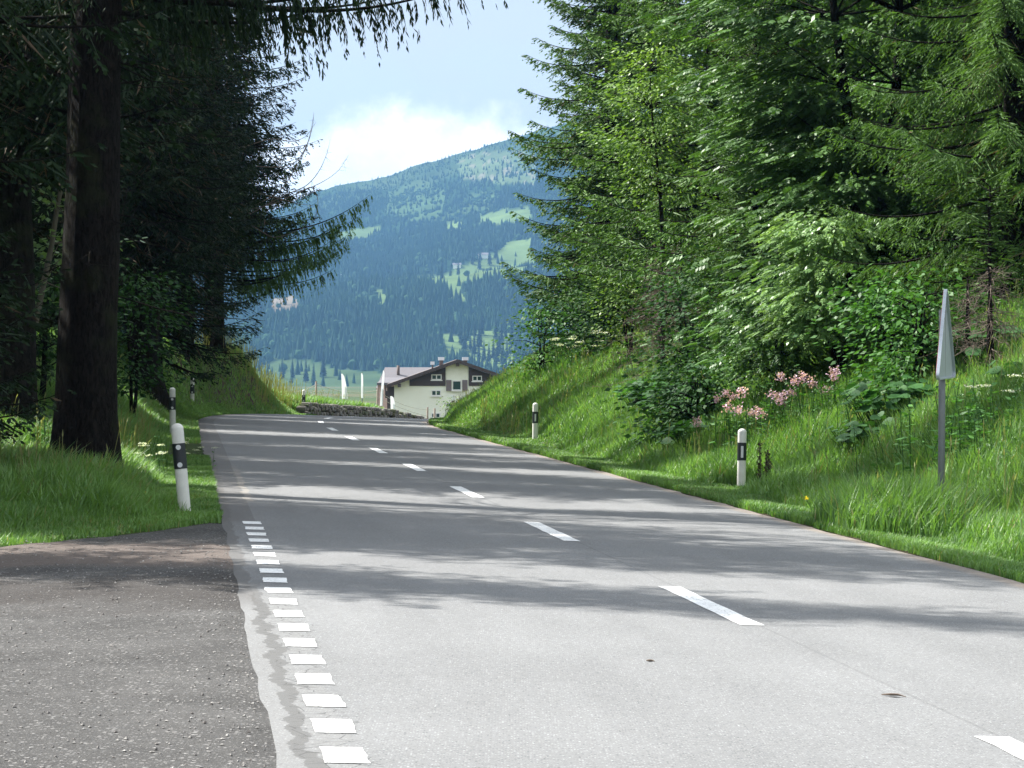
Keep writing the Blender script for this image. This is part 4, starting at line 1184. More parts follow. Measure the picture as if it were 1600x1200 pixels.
def dock():
    rng = np.random.default_rng(300); root = empty('dock_plant'); st_ = MB(); sd = MB()
    for k in range(3):
        x = rng.normal(0, .04); P = np.array([[x, 0, -.1], [x + .02, 0, .4], [x + .05 * k, .02, .82 - .12 * k]]); st_.tube(P, [.008, .006, .004], 5)
        n = 260; t = rng.uniform(.45, 1, n); B = P[0] * (1 - t[:, None]) + P[2] * t[:, None] + rng.normal(0, .016, (n, 3))
        shoots(sd, B, rng.standard_normal((n, 3)), np.full(n, .03), np.full(n, .010), np.stack([rng.random(n), 0 * t, 0 * t], 1), rng)
    st_.build('stem', M['twig'], root)
    sd.build('seeds', leafy('dock_seeds', (.030, .022, .014), (.075, .050, .030), trans=.1), root)
    put(root, 1188, 43.5, 'dark brown dock stalk in seed just right of the marker post on the verge', 'wild plant')
dock()
# ------------------------------------------------------------------ marker posts
def marker_post(refl):
    root = empty('marker_post')
    def ring(z0, z1, rx, ry, mb, grow=0.0, sides=20, dome=False):
        zs = [z0, z1]; rr = [1, 1]
        if dome:
            for a in np.linspace(.15, 1.5, 7): zs.append(z1 + .055 * sin(a)); rr.append(cos(a))
        a = np.arange(sides) * 2 * pi / sides
        V = np.array([[(rx + grow) * r * cos(t), (ry + grow) * r * sin(t), z] for z, r in zip(zs, rr) for t in a])
        n = len(zs); i = np.arange(n - 1)[:, None]; j = np.arange(sides)[None]; k = (j + 1) % sides
        mb.add(V, np.stack([i * sides + j, i * sides + k, (i + 1) * sides + k, (i + 1) * sides + j], -1).reshape(-1, 4), 0, None, True)
        if dome: mb.f.append(np.array([[(n - 1) * sides + t for t in range(sides)]]) + mb.nv - len(V)); mb.m.append(np.array([0], np.int32)); mb.sm.append(np.array([True]))
    mb = MB(); ring(-.35, .945, .064, .048, mb, dome=True); mb.build('post', M['white_plastic'], root)
    mb = MB(); ring(.535, .795, .064, .048, mb, .004); 
    band = mb.build('black_band', M['black_band'], root)
    if refl == 'round':
        for z in (.755, .575):
            m2 = MB(); a = np.arange(16) * 2 * pi / 16; R_ = .026
            V = [(R_ * cos(t), -.056, z + R_ * sin(t)) for t in a] + [(R_ * cos(t), -.046, z + R_ * sin(t)) for t in a]
            m2.add(V, [list(range(16))]); 
            m2.add(V, [(i, (i + 1) % 16, (i + 1) % 16 + 16, i + 16) for i in range(16)])
            m2.build('round_reflector', M['reflector'], root)
    else:
        m2 = MB(); m2.box((-.018, -.058, .575), (.018, -.046, .745)); m2.build('reflector_strip', M['reflector'], root)
    return root
pr, pb = marker_post('round'), marker_post('bar')
def post(proto, px, d, ztop, lean, label, H=1.0, rz=0.0):
    o = proto if proto.name not in used else copy_tree(proto)
    used.add(o.name); used.add(proto.name)
    for k in ('label', 'category', 'group'):
        if k in o: del o[k]
    X = at(px, d); o.location = (X, d, ztop - H); o.rotation_euler = (0, lean, rz)
    return tag(o, label, 'marker post', 'white marker posts along the road')
post(pr, 290, 31.0, .975, -radians(5.2), 'white marker post with two round reflectors beside the gravel, largest of all')
post(pr, 270, 63.5, 1.06, -radians(.5), 'white marker post half sunk in the grass behind the largest post')
post(pr, 300, 92, 1.10, radians(1), 'white marker post on the left verge where the road crests')
post(pr, 474, 117, .52, radians(1.2), 'white marker post in sunlit grass left of the low stone wall')
post(pb, 1158, 44.5, .62, radians(1.0), 'white marker post with upright reflector on the right verge near the sign')
post(pb, 836, 69.5, .66, radians(.6), 'smaller white marker post on the right verge farther up the road')

# ------------------------------------------------------------------ triangular sign seen edge-on
def sign():
    d = 33.0; X = at(1474, d); zb = 1.6 - (592 - 565) / F * d; zg = gz(X, d)
    root = empty('triangle_sign', (X - .04, d, zg))
    pole = MB(); Hs = zb - zg + .75
    pole.tube([(0, 0, -.4), (0, 0, 0), (.02, 0, .8), (.03, 0, Hs)], .038, 12, cap=True); pole.build('pole', M['galv_pole'], root)
    S = 1.16; hgt = S * .866 * 1.02; z0 = zb - zg; r = .05
    def outline(s, zoff=0, n=7):
        cs = [(-S / 2, 0), (S / 2, 0), (0, hgt)]; cen = np.array([0, hgt / 3]); out = []
        for i, (cx, cy) in enumerate(cs):
            c = np.array([cx, cy]); dirc = (cen - c) / np.linalg.norm(cen - c); cc = c + dirc * r * 2
            a0 = math.atan2(-dirc[1], -dirc[0])
            for t in np.linspace(-pi / 3, pi / 3, n): out.append(cc + r * np.array([cos(a0 + t), sin(a0 + t)]))
        out = np.array(out); return (out - cen) * s + cen
    def shell(mb, s, y0, y1):
        o = outline(s); mb.prism([(p[0], p[1] + z0) for p in o], y0, y1)
    plate = MB(); shell(plate, 1.0, -.004, .004)
    # folded rim
    o1, o2 = outline(1.0), outline(.955); n = len(o1)
    for (ya, yb) in ((.004, .032),):
        V = [(p[0], ya, p[1] + z0) for p in o1] + [(p[0], yb, p[1] + z0) for p in o1] + [(p[0], yb, p[1] + z0) for p in o2] + [(p[0], ya, p[1] + z0) for p in o2]
        Fs = []
        for i in range(n):
            j = (i + 1) % n; Fs += [(i, j, j + n, i + n), (i + n, j + n, j + 2 * n, i + 2 * n), (i + 2 * n, j + 2 * n, j + 3 * n, i + 3 * n)]
        plate.add(V, Fs)
    pl = plate.build('sign_plate', M['galv'], root)
    fr = MB(); shell(fr, .985, -.0075, -.0045); f = fr.build('sign_face', M['sign_red'], root)
    fr = MB(); shell(fr, .74, -.0105, -.008); w = fr.build('white_field', M['sign_white'], root)
    ang = radians(72.5)        # the grey back faces right and slightly towards the camera
    for o in (pl, f, w):
        o.rotation_euler = (0, radians(1.5), ang + 0); o.location = (.06, 0, 0)
    # local +y (back) -> turned so that it looks to +x, -y
    for o in (pl, f, w): o.rotation_euler = (0, radians(1.0), -pi + ang)
    tag(root, 'grey triangular road sign seen almost edge-on from behind, on a steel pole', 'road sign')
sign()

# ------------------------------------------------------------------ low stone wall, fins, fence
def stone_wall():
    rng = np.random.default_rng(200)
    m = leafy('dry_stones', (.075, .070, .062), (.20, .19, .165), dead=(.06, .075, .03), trans=0, rough=.9, spec=.2, nscale=3, objvar=0)
    mb = MB(); v = 115.6
    for row in range(3):
        v = 115.4 + rng.uniform(0, .2)
        while v < 138.5:
            l = rng.uniform(.20, .50); hh = .165
            topz = np.interp(v, [115.4, 116.4, 131, 138.5], [.36, .46, .46, .10])
            z0 = row * hh + rng.uniform(-.05, .045)
            if z0 + hh * .6 < topz:
                x, y = road_xy(np.array([-.30, -.30, -.30]), np.array([v, v + l / 2, v + l])); th = math.atan2(y[2] - y[0], x[2] - x[0])
                z1 = min(z0 + hh * rng.uniform(.85, 1.45), topz + .05); zb = float(zroad(v + l / 2))
                k = 10; ph = np.linspace(0, 2 * pi, k, endpoint=False)
                ex = np.sign(np.cos(ph)) * abs(np.cos(ph)) ** .5; ez = np.sign(np.sin(ph)) * abs(np.sin(ph)) ** .5
                lx = l * .485; lz = (z1 - z0) * .48; zc = (z0 + z1) / 2
                cent = np.array([x[1], y[1], zb + zc]); ax = np.array([cos(th), sin(th), 0]); nr = np.array([sin(th), -cos(th), 0])
                wob = rng.uniform(.88, 1.05, k)
                pr_ = rng.uniform(.13, .19)
                ringA = cent + ax * (ex * lx * wob)[:, None] + np.array([0, 0, 1]) * (ez * lz * wob)[:, None] + nr * .06
                ringB = cent + ax * (ex * lx * wob * .8)[:, None] + np.array([0, 0, 1]) * (ez * lz * wob * .72)[:, None] + nr * pr_
                back = cent + ax * (ex * lx * wob)[:, None] + np.array([0, 0, 1]) * (ez * lz * wob)[:, None] - nr * .16
                V = np.vstack([back, ringA, ringB, [cent + nr * (pr_ + .01)]])
                Fs = [(i, (i + 1) % k, (i + 1) % k + k, i + k) for i in range(k)] + [(i + k, (i + 1) % k + k, (i + 1) % k + 2 * k, i + 2 * k) for i in range(k)]
                c = (rng.random(), rng.random() ** 2 * .6, (rng.random() < .2) * .7)
                mb.add(V, Fs, 0, c); mb.f.append(np.array([(i + 2 * k, (i + 1) % k + 2 * k, 3 * k) for i in range(k)]) + mb.nv - len(V)); mb.m.append(np.zeros(k, np.int32)); mb.sm.append(np.zeros(k, bool))
            v += l
    o = mb.build('stone_wall', m)
    tag(o, 'low dry stone wall holding the grass bank where the road bends', 'stone wall')
stone_wall()
def fins():
    def fin(px, d, ybase, ytop, wb, wt, bend, lab):
        s = F / d; X = at(px, d); zt = 1.6 - (ytop - 565) / s; zb = 1.6 - (ybase - 565) / s
        root = empty('marker_fin', (X, d, zb)); H = zt - zb
        t = np.linspace(0, 1, 12); 
        left = bend * t ** 1.5 - wb / s / 2
        wdt = (wb + (wt - wb) * t ** 2.2) / s; wdt[-1] *= .55
        pts = [(left[i], t[i] * H) for i in range(12)] + [(left[i] + wdt[i], t[i] * H) for i in range(11, -1, -1)]
        pts = pts[::-1]
        m = MB(); n_ = len(pts); m.add([(p[0], 0, p[1]) for p in pts], [(i, i + 1, n_ - 2 - i, n_ - 1 - i) for i in range(11)]); m.build('panel', M['fin'], root)
        m = MB(); m.tube([(0, 0.03, -.6), (0, .03, H * .5)], .02, 6); m.build('stake', M['galv_pole'], root)
        tag(root, lab, 'marker fin', 'white fins behind the stone wall')
    fin(538.5, 128, 623, 584, 8.5, 3.5, -.03, 'broad white upright fin behind the stone wall, widest of the row')
    fin(566, 131, 622, 583, 3.4, 2.6, 0.0, 'slender white upright fin between the broad and the tall leaning one')
    fin(596, 134, 634, 579, 4.2, 2.6, .13, 'tall white fin leaning beside the corner of the chalet')
    fin(614, 137, 641, 619, 7, 4.5, -.02, 'short white stump-like fin in front of the chalet wall')
fins()
def fence():
    root = empty('wire_fence', (at(493, 140), 140, gz(at(493, 140), 140)))
    pts = [(440, 139, 604, 640), (494, 140, 596, 640), (590, 144, 606, 645), (668, 150, 636, 668)]
    tops = []
    for (px, d, yt, yb) in pts:
        a = Vector(at(px, d, yt)); b = Vector(at(px - 1, d, yb)); o = root.location
        b.z = min(b.z, gz(b.x, b.y)) - .2
        m = MB(); m.tube([tuple(b - o), tuple(a - o)], [.055, .045], 7, cap=True); m.build('fence_post', M['post_wood'], root); tops.append((a - o, (a - b).length))
    for i in range(3):
        for k, dz in enumerate((.12, .45)):
            a = tops[i][0] - Vector((0, 0, dz)); b = tops[i + 1][0] - Vector((0, 0, dz))
            P = [a.lerp(b, t) - Vector((0, 0, .22 * 4 * t * (1 - t) * (1 if k == 0 else .4))) for t in np.linspace(0, 1, 12)]
            m = MB(); m.tube([tuple(p) for p in P], .011, 4); m.build('wire', M['wire'], root)
    tag(root, 'slack wire fence on weathered wooden posts behind the stone wall', 'fence')
fence()

# ------------------------------------------------------------------ chalet
def house():
    d = 300.0; s = F / d
    def hx(px): return (px - 715) / s
    def hz(py): return (651 - py) / s          # local z, 0 at picture row 651
    Xc = at(715, d); Zb = 1.6 - (651 - 565) / s
    root = empty('chalet', (Xc, d, Zb))
    xl, xr = hx(616), hx(814); DP = 11.0
    slope = (600 - 562) / 107.0; zt = hz(562)
    def roofz(x, off=0): return zt - abs(x) * slope * 1.0 + off
    th = .30
    body = MB()
    body.prism([(xl, -2.5), (xr, -2.5), (xr, roofz(xr) - th), (0, roofz(0) - th), (xl, roofz(xl) - th)], 0, DP)
    wall = body.build('wall', M['render_wall'], root)
    rf = MB()
    for sx in (-1, 1):
        xe = 7.0 * sx; xi = 0
        a = [(xi, zt - .22), (xe, roofz(abs(xe)) - .22), (xe, roofz(abs(xe)) + .02), (xi, zt + .02)]
        if sx < 0: a = a[::-1]
        rf.prism(a, -1.0, DP + .8)
    roof = rf.build('roof', M['roof'], root)
    fb = MB()      # verge boards
    for sx in (-1, 1):
        a = [(0, zt - .30), (7.0 * sx, roofz(7.0) - .30), (7.0 * sx, roofz(7.0) + .05), (0, zt + .05)]
        if sx < 0: a = a[::-1]
        fb.prism(a, -1.05, -1.003)
    fb.build('verge_board', M['timber'], roof)
    for (pa, pb, ya, capw) in ((686, 694, 566, 1), (724, 732, 566, 1), (674, 678.5, 568, .6)):
        c = MB(); x0, x1 = hx(pa + 1), hx(pb - 1); ytop = 561
        c.box((x0, 3.0, zt - 2.4), (x1, 3.8, hz(563 if capw == 1 else 570))); ch = c.build('chimney', M['chimney'], roof)
        c = MB(); zc = hz(563 if capw == 1 else 570); c.box((x0 - .12, 2.9, zc + .0), (x1 + .12, 3.9, zc + .32)); c.build('chimney_cap', M['chimney_cap'], ch)
    def panel(pts, y0, name, mat):
        m = MB(); m.prism(pts, y0, -.002); return m.build(name, mat, root)
    # dark timber cladding following the roof line, with the cream strip left between
    for (pa, pb) in ((640, 696), (732.5, 812)):
        x0, x1 = hx(pa), hx(pb); zl = hz(603)
        panel([(x0, zl), (x1, zl), (x1, roofz(x1) - th - .01), (x0, roofz(x0) - th - .01)], -.10, 'timber_cladding', M['timber'])
    # jutting cream bay between the claddings
    panel([(hx(697.5), hz(611)), (hx(731.5), hz(611)), (hx(731.5), roofz(hx(731.5)) - th - .02), (0, zt - th - .02), (hx(697.5), roofz(hx(697.5)) - th - .02)], -.14, 'bay', M['render_wall'])
    def win(pa, pb, ya, yb, y=-.10, lights=2, shutters=False, fm='win_frame'):
        x0, x1, z1, z0 = hx(pa), hx(pb), hz(ya), hz(yb)
        m = MB(); fw = .09
        for bx in (((x0, z0), (x1, z0 + fw)), ((x0, z1 - fw), (x1, z1)), ((x0, z0 + fw), (x0 + fw, z1 - fw)), ((x1 - fw, z0 + fw), (x1, z1 - fw))):
            m.box((bx[0][0], y - .08, bx[0][1]), (bx[1][0], y - .002, bx[1][1]))
        for k in range(1, lights):
            xm = x0 + (x1 - x0) * k / lights; m.box((xm - .05, y - .085, z0 + fw), (xm + .05, y - .004, z1 - fw))
        f = m.build('window', M[fm], root)
        g = MB(); g.box((x0 + fw, y - .05, z0 + fw), (x1 - fw, y - .006, z1 - fw)); g.build('pane', M['glass'], f)
        sl = MB(); sl.box((x0 - .08, y - .16, z0 - .10), (x1 + .08, y - .003, z0 - .004)); sl.build('sill', M['win_frame'], f)
        if shutters:
            for a, b in ((pa - 9.5, pa - 1.2), (pb + 1.2, pb + 9.5)):
                q = MB(); q.box((hx(a), y - .07, z0 - .05), (hx(b), y - .003, z1 + .05)); q.build('shutter', M['shutter'], f)
    win(674, 690, 585, 593.5); win(738, 753, 587, 595.5)
    win(706.5, 721, 594.5, 610, y=-.14, lights=1, shutters=True)
    win(674, 689, 609.5, 618.5, y=0); win(737, 752, 612, 622, y=0)
    win(697, 727, 629, 637, y=0, lights=3); win(674, 688, 645, 653, y=0)
    # purlin ends
    for px in (624, 715, 806):
        x = hx(px); m = MB(); zz = roofz(x) - th - .02
        m.box((x - .16, -.95, zz - .34), (x + .16, -.16, zz)); m.build('purlin', M['timber'], root)
    # side balcony on the left
    m = MB(); m.box((xl - .9, .8, hz(622)), (xl - .003, 7, hz(611))); m.box((xl - .9, .8, hz(611)), (xl - .78, .95, hz(601))); m.box((xl - .7, .5, -2), (xl - .01, 1.2, hz(604)))
    m.build('side_balcony', M['timber'], root)
    root.rotation_euler = (0, 0, radians(2))
    tag(root, 'cream chalet with dark timber gable and brown pitched roof below the road', 'house')
house()
def house2():
    d = 345.0; s = F / d
    X = at(640, d); Zb = 1.6 - (640 - 565) / s
    root = empty('farmhouse', (X, d, Zb))
    def hx(px): return (px - 640) / s
    def hz(py): return (640 - py) / s
    m = MB(); m.box((hx(594), 0, -4), (hx(700), 9, hz(606))); m.build('wall', M['pinkwall'], root)
    m = MB(); x0, x1 = hx(588), hx(706)
    m.add([(x0, -1, hz(606)), (x1, -1, hz(606)), (x1, 4.5, hz(574)), (x0 + .8, 4.5, hz(574)), (x0, 10, hz(606)), (x1, 10, hz(606)),
           (x0, -1, hz(606) - .2), (x1, -1, hz(606) - .2), (x0, 10, hz(606) - .2), (x1, 10, hz(606) - .2)],
          [(0, 1, 2, 3), (3, 2, 5, 4), (0, 6, 7, 1), (6, 8, 9, 7), (4, 5, 9, 8)])
    m.add([(x0, -1, hz(606)), (x0 + .8, 4.5, hz(574)), (x0, 10, hz(606)), (x1, -1, hz(606)), (x1, 4.5, hz(574)), (x1, 10, hz(606))], [(0, 1, 2), (3, 5, 4)])
    r = m.build('roof', M['roof_grey'], root)
    m = MB(); m.tube([(hx(621), 2.5, hz(590)), (hx(621), 2.5, hz(571))], .17, 8, cap=True); m.build('chimney', M['chimney'], r)
    tag(root, 'farmhouse with broad grey roof and thin black flue behind the chalet', 'house')
    d2 = 330.; X = at(605, d2); s2 = F / d2
    root = empty('shed', (X, d2, 1.6 - (640 - 565) / s2)); g = lambda px: (px - 605) / s2; q = lambda py: (640 - py) / s2
    m = MB(); m.box((g(590), 0, -4), (g(626), 5, q(602))); m.build('wall', M['pinkwall'], root)
    m = MB(); m.box((g(589), -.4, q(602) + .003), (g(628), 5.4, q(598))); m.add([(g(589), -.4, q(598) + .002), (g(640), -.4, q(598) + .002), (g(636), 5, q(590)), (g(598), 5, q(590))], [(0, 1, 2, 3)])
    m.build('roof', M['roof_grey'], root)
    tag(root, 'low shed with pale flat roof and pinkish wall left of the chalet', 'shed')
house2()
def garden_bits():
    d = 200.; s = F / d
    root = empty('garden_post', at(707.5, d, 650)); m = MB()
    m.box((-.09, -.09, -3), (.09, .09, (650 - 626) / s)); m.build('post', M['post_wood'], root)
    m = MB(); m.box((-.14, -.14, (650 - 626) / s + .003), (.14, .14, (650 - 617) / s)); m.build('cap', M['win_frame'], root)
    tag(root, 'short wooden garden post with pale box on top before the chalet', 'post')
    root = empty('wooden_post', at(679, d, 658)); m = MB(); m.tube([(0, 0, -3), (0, 0, (658 - 638) / s)], .07, 7, cap=True); m.build('post', M['post_wood'], root)
    tag(root, 'dark thin wooden post before the lowest chalet window', 'post')
    d = 150.
    zs_ = gz(at(716, 165), 165)
    put(leafy_tree('hazel_bush', 300, -.45 - zs_, .8, .1, 50, 40, .13, M['beech'], kind='simple', r0=.02, stems=4, flat=.6), 716, 165, 'yellowish garden shrub before the right half of the chalet', 'bush')
garden_bits()

# ------------------------------------------------------------------ mountain with its woods
SKY_PX = [-2500, -600, 0, 250, 380, 462, 525, 600, 658, 758, 825, 900, 1000, 1200, 1500, 2300, 4000]
SKY_Y = [430, 470, 450, 400, 352, 317, 291, 277, 258, 227, 209, 190, 165, 120, 90, 150, 350]
D0, D1 = 2600.0, 5400.0
def ridge_y(px): return np.interp(px, SKY_PX, SKY_Y) + 3 * (vnoise(px, 0 * px, .02, 50) - .5) + 3 * (vnoise(px, 0 * px, .06, 51) - .5)
def mount_z(px, f):
    """f: 0 at the foot, 1 at the ridge (depth fraction)"""
    px = np.asarray(px, float); f = np.asarray(f, float)
    d = D0 + (D1 - D0) * f
    yb = 603.0
    g = np.clip(f, 0, 1) ** .92
    y = yb + (ridge_y(px) - yb) * g
    z = 1.6 - (y - 565) / F * d
    x = (px - 800) / F * d
    amp = 26 * np.sin(pi * np.clip(f, 0, 1)) + 4 * (f > 0)
    z = z + amp * (vnoise(x, d, .0035, 52) - .5) * 2 + amp * .45 * (vnoise(x, d, .011, 53) - .5) * 2
    z = z - np.clip(f - 1, 0, 1) * 900
    return x, d, z
clearings = [  # picture outlines of open meadow on the slope
 ([(685, 524), (712, 522), (735, 515), (765, 518), (800, 520), (806, 575), (745, 575), (715, 560), (697, 552)], 'g'),
 ([(637, 434), (686, 430), (730, 412), (770, 396), (792, 378), (830, 372), (835, 425), (780, 430), (745, 440), (722, 452), (728, 470), (704, 474), (698, 446), (640, 440)], 'g'),
 ([(422, 466), (462, 462), (474, 492), (430, 498)], 'b'),
 ([(750, 337), (803, 325), (830, 322), (830, 352), (780, 352), (752, 350)], 'g'),
 ([(697, 350), (726, 347), (716, 366), (700, 370)], 'g'),
 ([(545, 462), (600, 456), (602, 480), (550, 480)], 'l'),
 ([(590, 455), (606, 452), (604, 482), (592, 482)], 'g'),
 ([(430, 562), (470, 560), (520, 575), (560, 580), (600, 582), (640, 578), (700, 590), (900, 585), (900, 640), (380, 640), (380, 590)], 'm'),
 ([(520, 365), (590, 352), (600, 362), (560, 378), (525, 380)], 'g'),
 ([(715, 245), (800, 232), (835, 240), (835, 290), (770, 285), (720, 280)], 's'),
 ([(610, 300), (660, 280), (700, 300), (690, 340), (640, 345), (600, 330)], 'l'),
 ([(640, 345), (700, 335), (740, 300), (780, 300), (770, 330), (700, 350)], 'l'),
]
def in_poly(px, py, poly):
    px = np.asarray(px); py = np.asarray(py); c = np.zeros(px.shape, bool); n = len(poly)
    for i in range(n):
        x1, y1 = poly[i]; x2, y2 = poly[(i + 1) % n]
        k = ((y1 > py) != (y2 > py)) & (px < (x2 - x1) * (py - y1) / (y2 - y1 + 1e-9) + x1)
        c ^= k
    return c
def clear_kind(px, py, f=None):
    """0 forest, else index by kind"""
    wx = px + 9 * (vnoise(px, py, .09, 60) - .5) + 5 * (vnoise(px, py, .25, 61) - .5); wy = py + 6 * (vnoise(px, py, .1, 62) - .5)
    out = np.zeros(np.shape(px), int)
    for poly, k in clearings:
        out[in_poly(wx, wy, poly)] = {'g': 1, 'b': 2, 'l': 3, 'm': 4, 's': 5}[k]
    return out
def mountain():
    pxs = np.unique(np.concatenate([np.arange(-2400, 3900, 50.), np.arange(300, 900, 4.)]))
    fs = np.concatenate([np.linspace(-.08, 1.0, 180), [1.03, 1.1, 1.25]])
    PX, FF = np.meshgrid(pxs, fs); X, D, Z = mount_z(PX, FF)
    Z = np.where(FF < 0, -22.0, Z)
    PY = 565 - (Z - 1.6) * F / D
    k = clear_kind(PX, PY)
    k = np.where((PX < 300) | (PX > 900), np.where(vnoise(PX, PY, .03, 70) > .7, 1, 0), k)
    col = np.array([(.016, .034, .014), (.085, .125, .045), (.14, .115, .08), (.045, .075, .030), (.045, .070, .028), (.065, .092, .042)])[k]
    hi = sstep(FF, .80, 1.0) * .55 * vnoise(X, D, .01, 71)
    col = col * (1 - hi[..., None]) + np.array([.08, .11, .05]) * hi[..., None]
    col *= (.8 + .4 * vnoise(X, D, .02, 72))[..., None]
    # bare scree on the upper right slope
    scr = (k == 5) & (vnoise(PX, PY, .16, 73) > .74)
    col[scr] = (.13, .13, .09)
    ny, nx = PX.shape; i = np.arange(ny - 1)[:, None]; j = np.arange(nx - 1)[None]
    Fq = np.stack([i * nx + j, i * nx + j + 1, (i + 1) * nx + j + 1, (i + 1) * nx + j], -1).reshape(-1, 4)
    m, t, out = new_mat('mountain_slope')
    a = t.add('ShaderNodeAttribute', attribute_name='vc'); geo = t.add('ShaderNodeNewGeometry')
    n = t.noise(geo.outputs['Position'], .03, 6, .7)
    vm = t.add('ShaderNodeVectorMath', operation='SCALE'); t.link(a.outputs['Color'], vm.inputs[0]); t.link(t.math('MULTIPLY_ADD', n, 1.0, .5), vm.inputs['Scale'])
    p = t.add('ShaderNodeBsdfPrincipled'); t.link(vm.outputs[0], p.inputs['Base Color']); p.inputs['Roughness'].default_value = 1; p.inputs['Specular IOR Level'].default_value = 0
    t.link(p.outputs[0], out.inputs['Surface'])
    mb = MB(); mb.add(np.stack([X, D, Z], -1).reshape(-1, 3), Fq, 0, col.reshape(-1, 3), True)
    tag(mb.build('mountain', m), kind='structure')
    # forest
    rng = np.random.default_rng(90)
    N = 80000
    px = rng.uniform(230, 960, N); f = rng.random(N) ** .85
    Xm, Dm, Zm = mount_z(px, f); py = 565 - (Zm - 1.6) * F / Dm
    k = clear_kind(px, py)
    dens = np.array([1.0, .015, .01, .45, .05, .40])[k]
    dens = dens * np.where(f > .80, np.interp(vnoise(Xm, Dm, .006, 91), [.3, .7], [.25, 1]), 1)
    dens *= np.where(vnoise(Xm, Dm, .012, 92) > .80, .25, 1)
    dens *= (Dm / D1) ** 1.0 * .9
    keep = rng.random(N) < dens
    Xm, Dm, Zm, k, f = Xm[keep], Dm[keep], Zm[keep], k[keep], f[keep]; n = len(Xm)
    print('far trees', n)
    H = rng.uniform(8, 18, n) * np.interp(f, [0, .7, 1], [1, .85, .4]); R = H * rng.uniform(.15, .22, n)
    dec = rng.random(n) < np.where((k == 3), .6, .07)
    sides = 6; a = np.arange(sides) * 2 * pi / sides
    zs = np.where(dec[:, None], [[.05, .45, .8, 1.0]], [[.05, .35, .70, 1.0]]); rs = np.where(dec[:, None], [[.7, 1.25, .9, .1]], [[1.0, .72, .32, .02]])
    jit = rng.uniform(.7, 1.25, (n, 4, sides))
    H = np.where(dec, H * .62, H); R = np.where(dec, R * 1.25, R)
    V = np.stack([Xm[:, None, None] + (R[:, None] * rs)[..., None] * jit * np.cos(a), Dm[:, None, None] + (R[:, None] * rs)[..., None] * jit * np.sin(a),
                  np.broadcast_to((Zm[:, None] - 1 + H[:, None] * zs)[..., None], jit.shape)], -1)
    base = np.arange(n)[:, None, None, None] * 4 * sides
    i = np.arange(3)[None, :, None]; j = np.arange(sides)[None, None]; kk = (j + 1) % sides
    q = np.stack([i * sides + j, i * sides + kk, (i + 1) * sides + kk, (i + 1) * sides + j], -1)
    Fq = (q + base).reshape(-1, 4)
    rnd = rng.random(n) * .7
    c = np.stack([rnd + dec * .4, dec * rng.uniform(.5, 2.2, n), 0 * rnd], -1)
    mb = MB(); mb.add(V.reshape(-1, 3), Fq, 0, np.repeat(c, 4 * sides, 0))
    tag(mb.build('mountain_forest', M['far_tree']), 'dense dark conifer forest covering the hazy mountainside', 'forest', kind='stuff')
    return
mountain()
def solve_f(px, py):
    f = np.linspace(0, 1, 600); x, d, z = mount_z(np.full(600, float(px)), f); y = 565 - (z - 1.6) * F / d
    i = int(np.argmin(abs(y - py))); return x[i], d[i], z[i]
def far_spruces():
    root = empty('spruce_tree'); rng = np.random.default_rng(95)
    H = 20.; mb = MB()
    for k in range(46):
        z = 1.5 + (H - 1.7) * k / 46; r = 3.1 * (1 - z / H) ** .85 + .25; n = 9
        a = rng.random() * 6.28 + np.arange(n) * 2 * pi / n + rng.normal(0, .2, n); l = r * rng.uniform(.6, 1.2, n)
        P = np.stack([0 * a, 0 * a, np.full(n, z + .3)], 1); D = np.stack([np.cos(a), np.sin(a), np.full(n, -.35)], 1)
        shoots(mb, P, D, l, l * .38, np.stack([rng.random(n), rng.random(n) * .4, 0 * a], 1), rng, flat=.9)
    mb.build('crown', M['far_tree'], root)
    m = MB(); m.tube([(0, 0, -1), (0, 0, H * .9)], [.3, .05], 6); m.build('trunk', M['bark'], root)
    spots = [(726, 548, 1.5, 'dark lone spruce in the meadow above the left side of the chalet ridge'),
             (749, 545, 1.6, 'tall pointed spruce in the bright meadow right above the chalet ridge'),
             (771, 562, 1.2, 'small pointed spruce in the meadow right above the chalet chimney'),
             (441, 592, 1.1, 'left one of two small spruces in the valley meadow over the sunny knoll'),
             (457, 592, 1.0, 'right one of two small spruces in the valley meadow over the sunny knoll')]
    grp = [(735, 548), (741, 556), (756, 566), (764, 566), (777, 568), (785, 570), (792, 562), (780, 556), (798, 555), (806, 560), (748, 562), (700, 520), (708, 524), (718, 528), (721, 538),
           (731, 531), (742, 526), (753, 524), (775, 530), (784, 536), (790, 528), (799, 538), (478, 598), (490, 600), (505, 590), (688, 540), (694, 560), (704, 448), (716, 438), (742, 452), (756, 440), (765, 415), (749, 420), (738, 412), (775, 405), (702, 455), (690, 436)]
    first = True
    for i, sp in enumerate(spots + [(a, b, 1.0 + .5 * ((i * 37) % 10) / 10, None) for i, (a, b) in enumerate(grp)]):
        px, py, sc, lab = sp
        o = root if first else copy_tree(root); first = False
        x, d, z = solve_f(px, py); o.location = (x, d, z); o.rotation_euler = (0, 0, i * 1.7); o.scale = (sc, sc, sc)
        for k in ('label', 'category', 'group'):
            if k in o: del o[k]
        tag(o, lab or 'dark spruce at the edge of a meadow on the far mountainside', 'spruce', None if lab else 'spruces at the edges of the mountain meadows')
far_spruces()
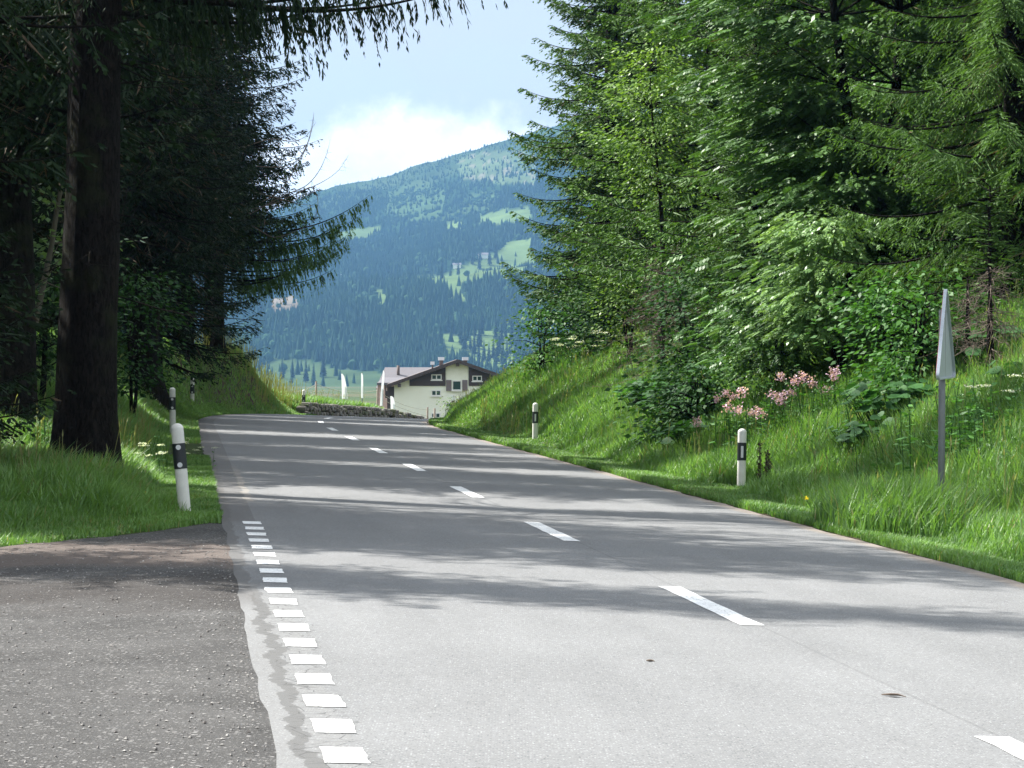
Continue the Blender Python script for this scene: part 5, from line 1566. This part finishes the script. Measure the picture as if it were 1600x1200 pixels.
def far_houses():
    def fh(px, py, w, h, wallc, roofc, label, rz=0.0):
        x, d, z = solve_f(px, py); s = F / d; Wd = w / s; Hh = h / s
        root = empty('mountain_chalet', (x, d, z)); root.rotation_euler = (0, 0, rz)
        m = MB(); m.box((-Wd / 2, -Wd * .3, -4), (Wd / 2, Wd * .3, Hh * .55)); m.build('wall', M[wallc], root)
        m = MB(); e = Wd * .08
        m.add([(-Wd / 2 - e, -Wd * .3 - e, Hh * .55), (Wd / 2 + e, -Wd * .3 - e, Hh * .55), (Wd / 2 + e, Wd * .3 + e, Hh * .55), (-Wd / 2 - e, Wd * .3 + e, Hh * .55), (-Wd / 2 - e, 0, Hh), (Wd / 2 + e, 0, Hh)],
              [(0, 1, 5, 4), (2, 3, 4, 5), (0, 4, 3), (1, 2, 5), (0, 3, 2, 1)]); m.build('roof', M[roofc], root)
        tag(root, label, 'house')
    fh(755, 403, 15, 8, 'render_wall', 'roof_grey', 'pale house at the top of the mountain meadow, largest up there')
    fh(714, 417, 12, 7, 'render_wall', 'roof_grey', 'pale house beside the track left of the largest mountain house')
    fh(776, 346, 9, 4, 'render_wall', 'chimney_cap', 'tiny pale hut on the highest mountain meadow')
    fh(656, 497, 8, 4, 'render_wall', 'roof_grey', 'tiny house in the lower mountain forest')
    fh(535, 434, 4, 6, 'render_wall', 'chimney_cap', 'tiny white hut among the trees left on the mountainside')
far_houses()

# small litter on the asphalt
def litter():
    for (px, d, a, lab) in ((1398, 15.4, .5, 'curled dead twig lying alone on the sunlit right lane'), (1017, 16.9, .2, 'tiny dark leaf scrap lying on the asphalt near the centre')):
        X = at(px, d); u, v = road_uv(X, d); z = float(zroad(v) - .031 * u) + .004
        m = MB(); sc = 1 if px > 1200 else .4
        P = np.array([(-.06, .05, .004), (-.02, 0, .010), (.02, .01, .008), (.05, -.05, .004)]) * sc
        m.tube(P, [.003, .007, .006, .002], 5)
        leaf = MB()
        m.add(np.array([(-.05, .03, .002), (-.01, -.03, .012), (.03, .0, .004), (0, .04, .010)]) * sc, [(0, 1, 2, 3)])
        o = m.build('dead_twig', M['twig']); o.location = (X, d, z); tag(o, lab, 'twig')
litter()

# ------------------------------------------------------------------ haze
def haze():
    m, t, out = new_mat('haze')
    v = t.add('ShaderNodeVolumePrincipled')
    v.inputs['Color'].default_value = (.20, .43, .76, 1); v.inputs['Density'].default_value = .000085
    v.inputs['Anisotropy'].default_value = .3
    t.link(v.outputs[0], out.inputs['Volume'])
    mb = MB(); mb.box((-12000, -2000, -420), (12000, 13500, 640))
    tag(mb.build('haze', m), 'blue summer haze in the valley air', 'haze', kind='stuff')
haze()
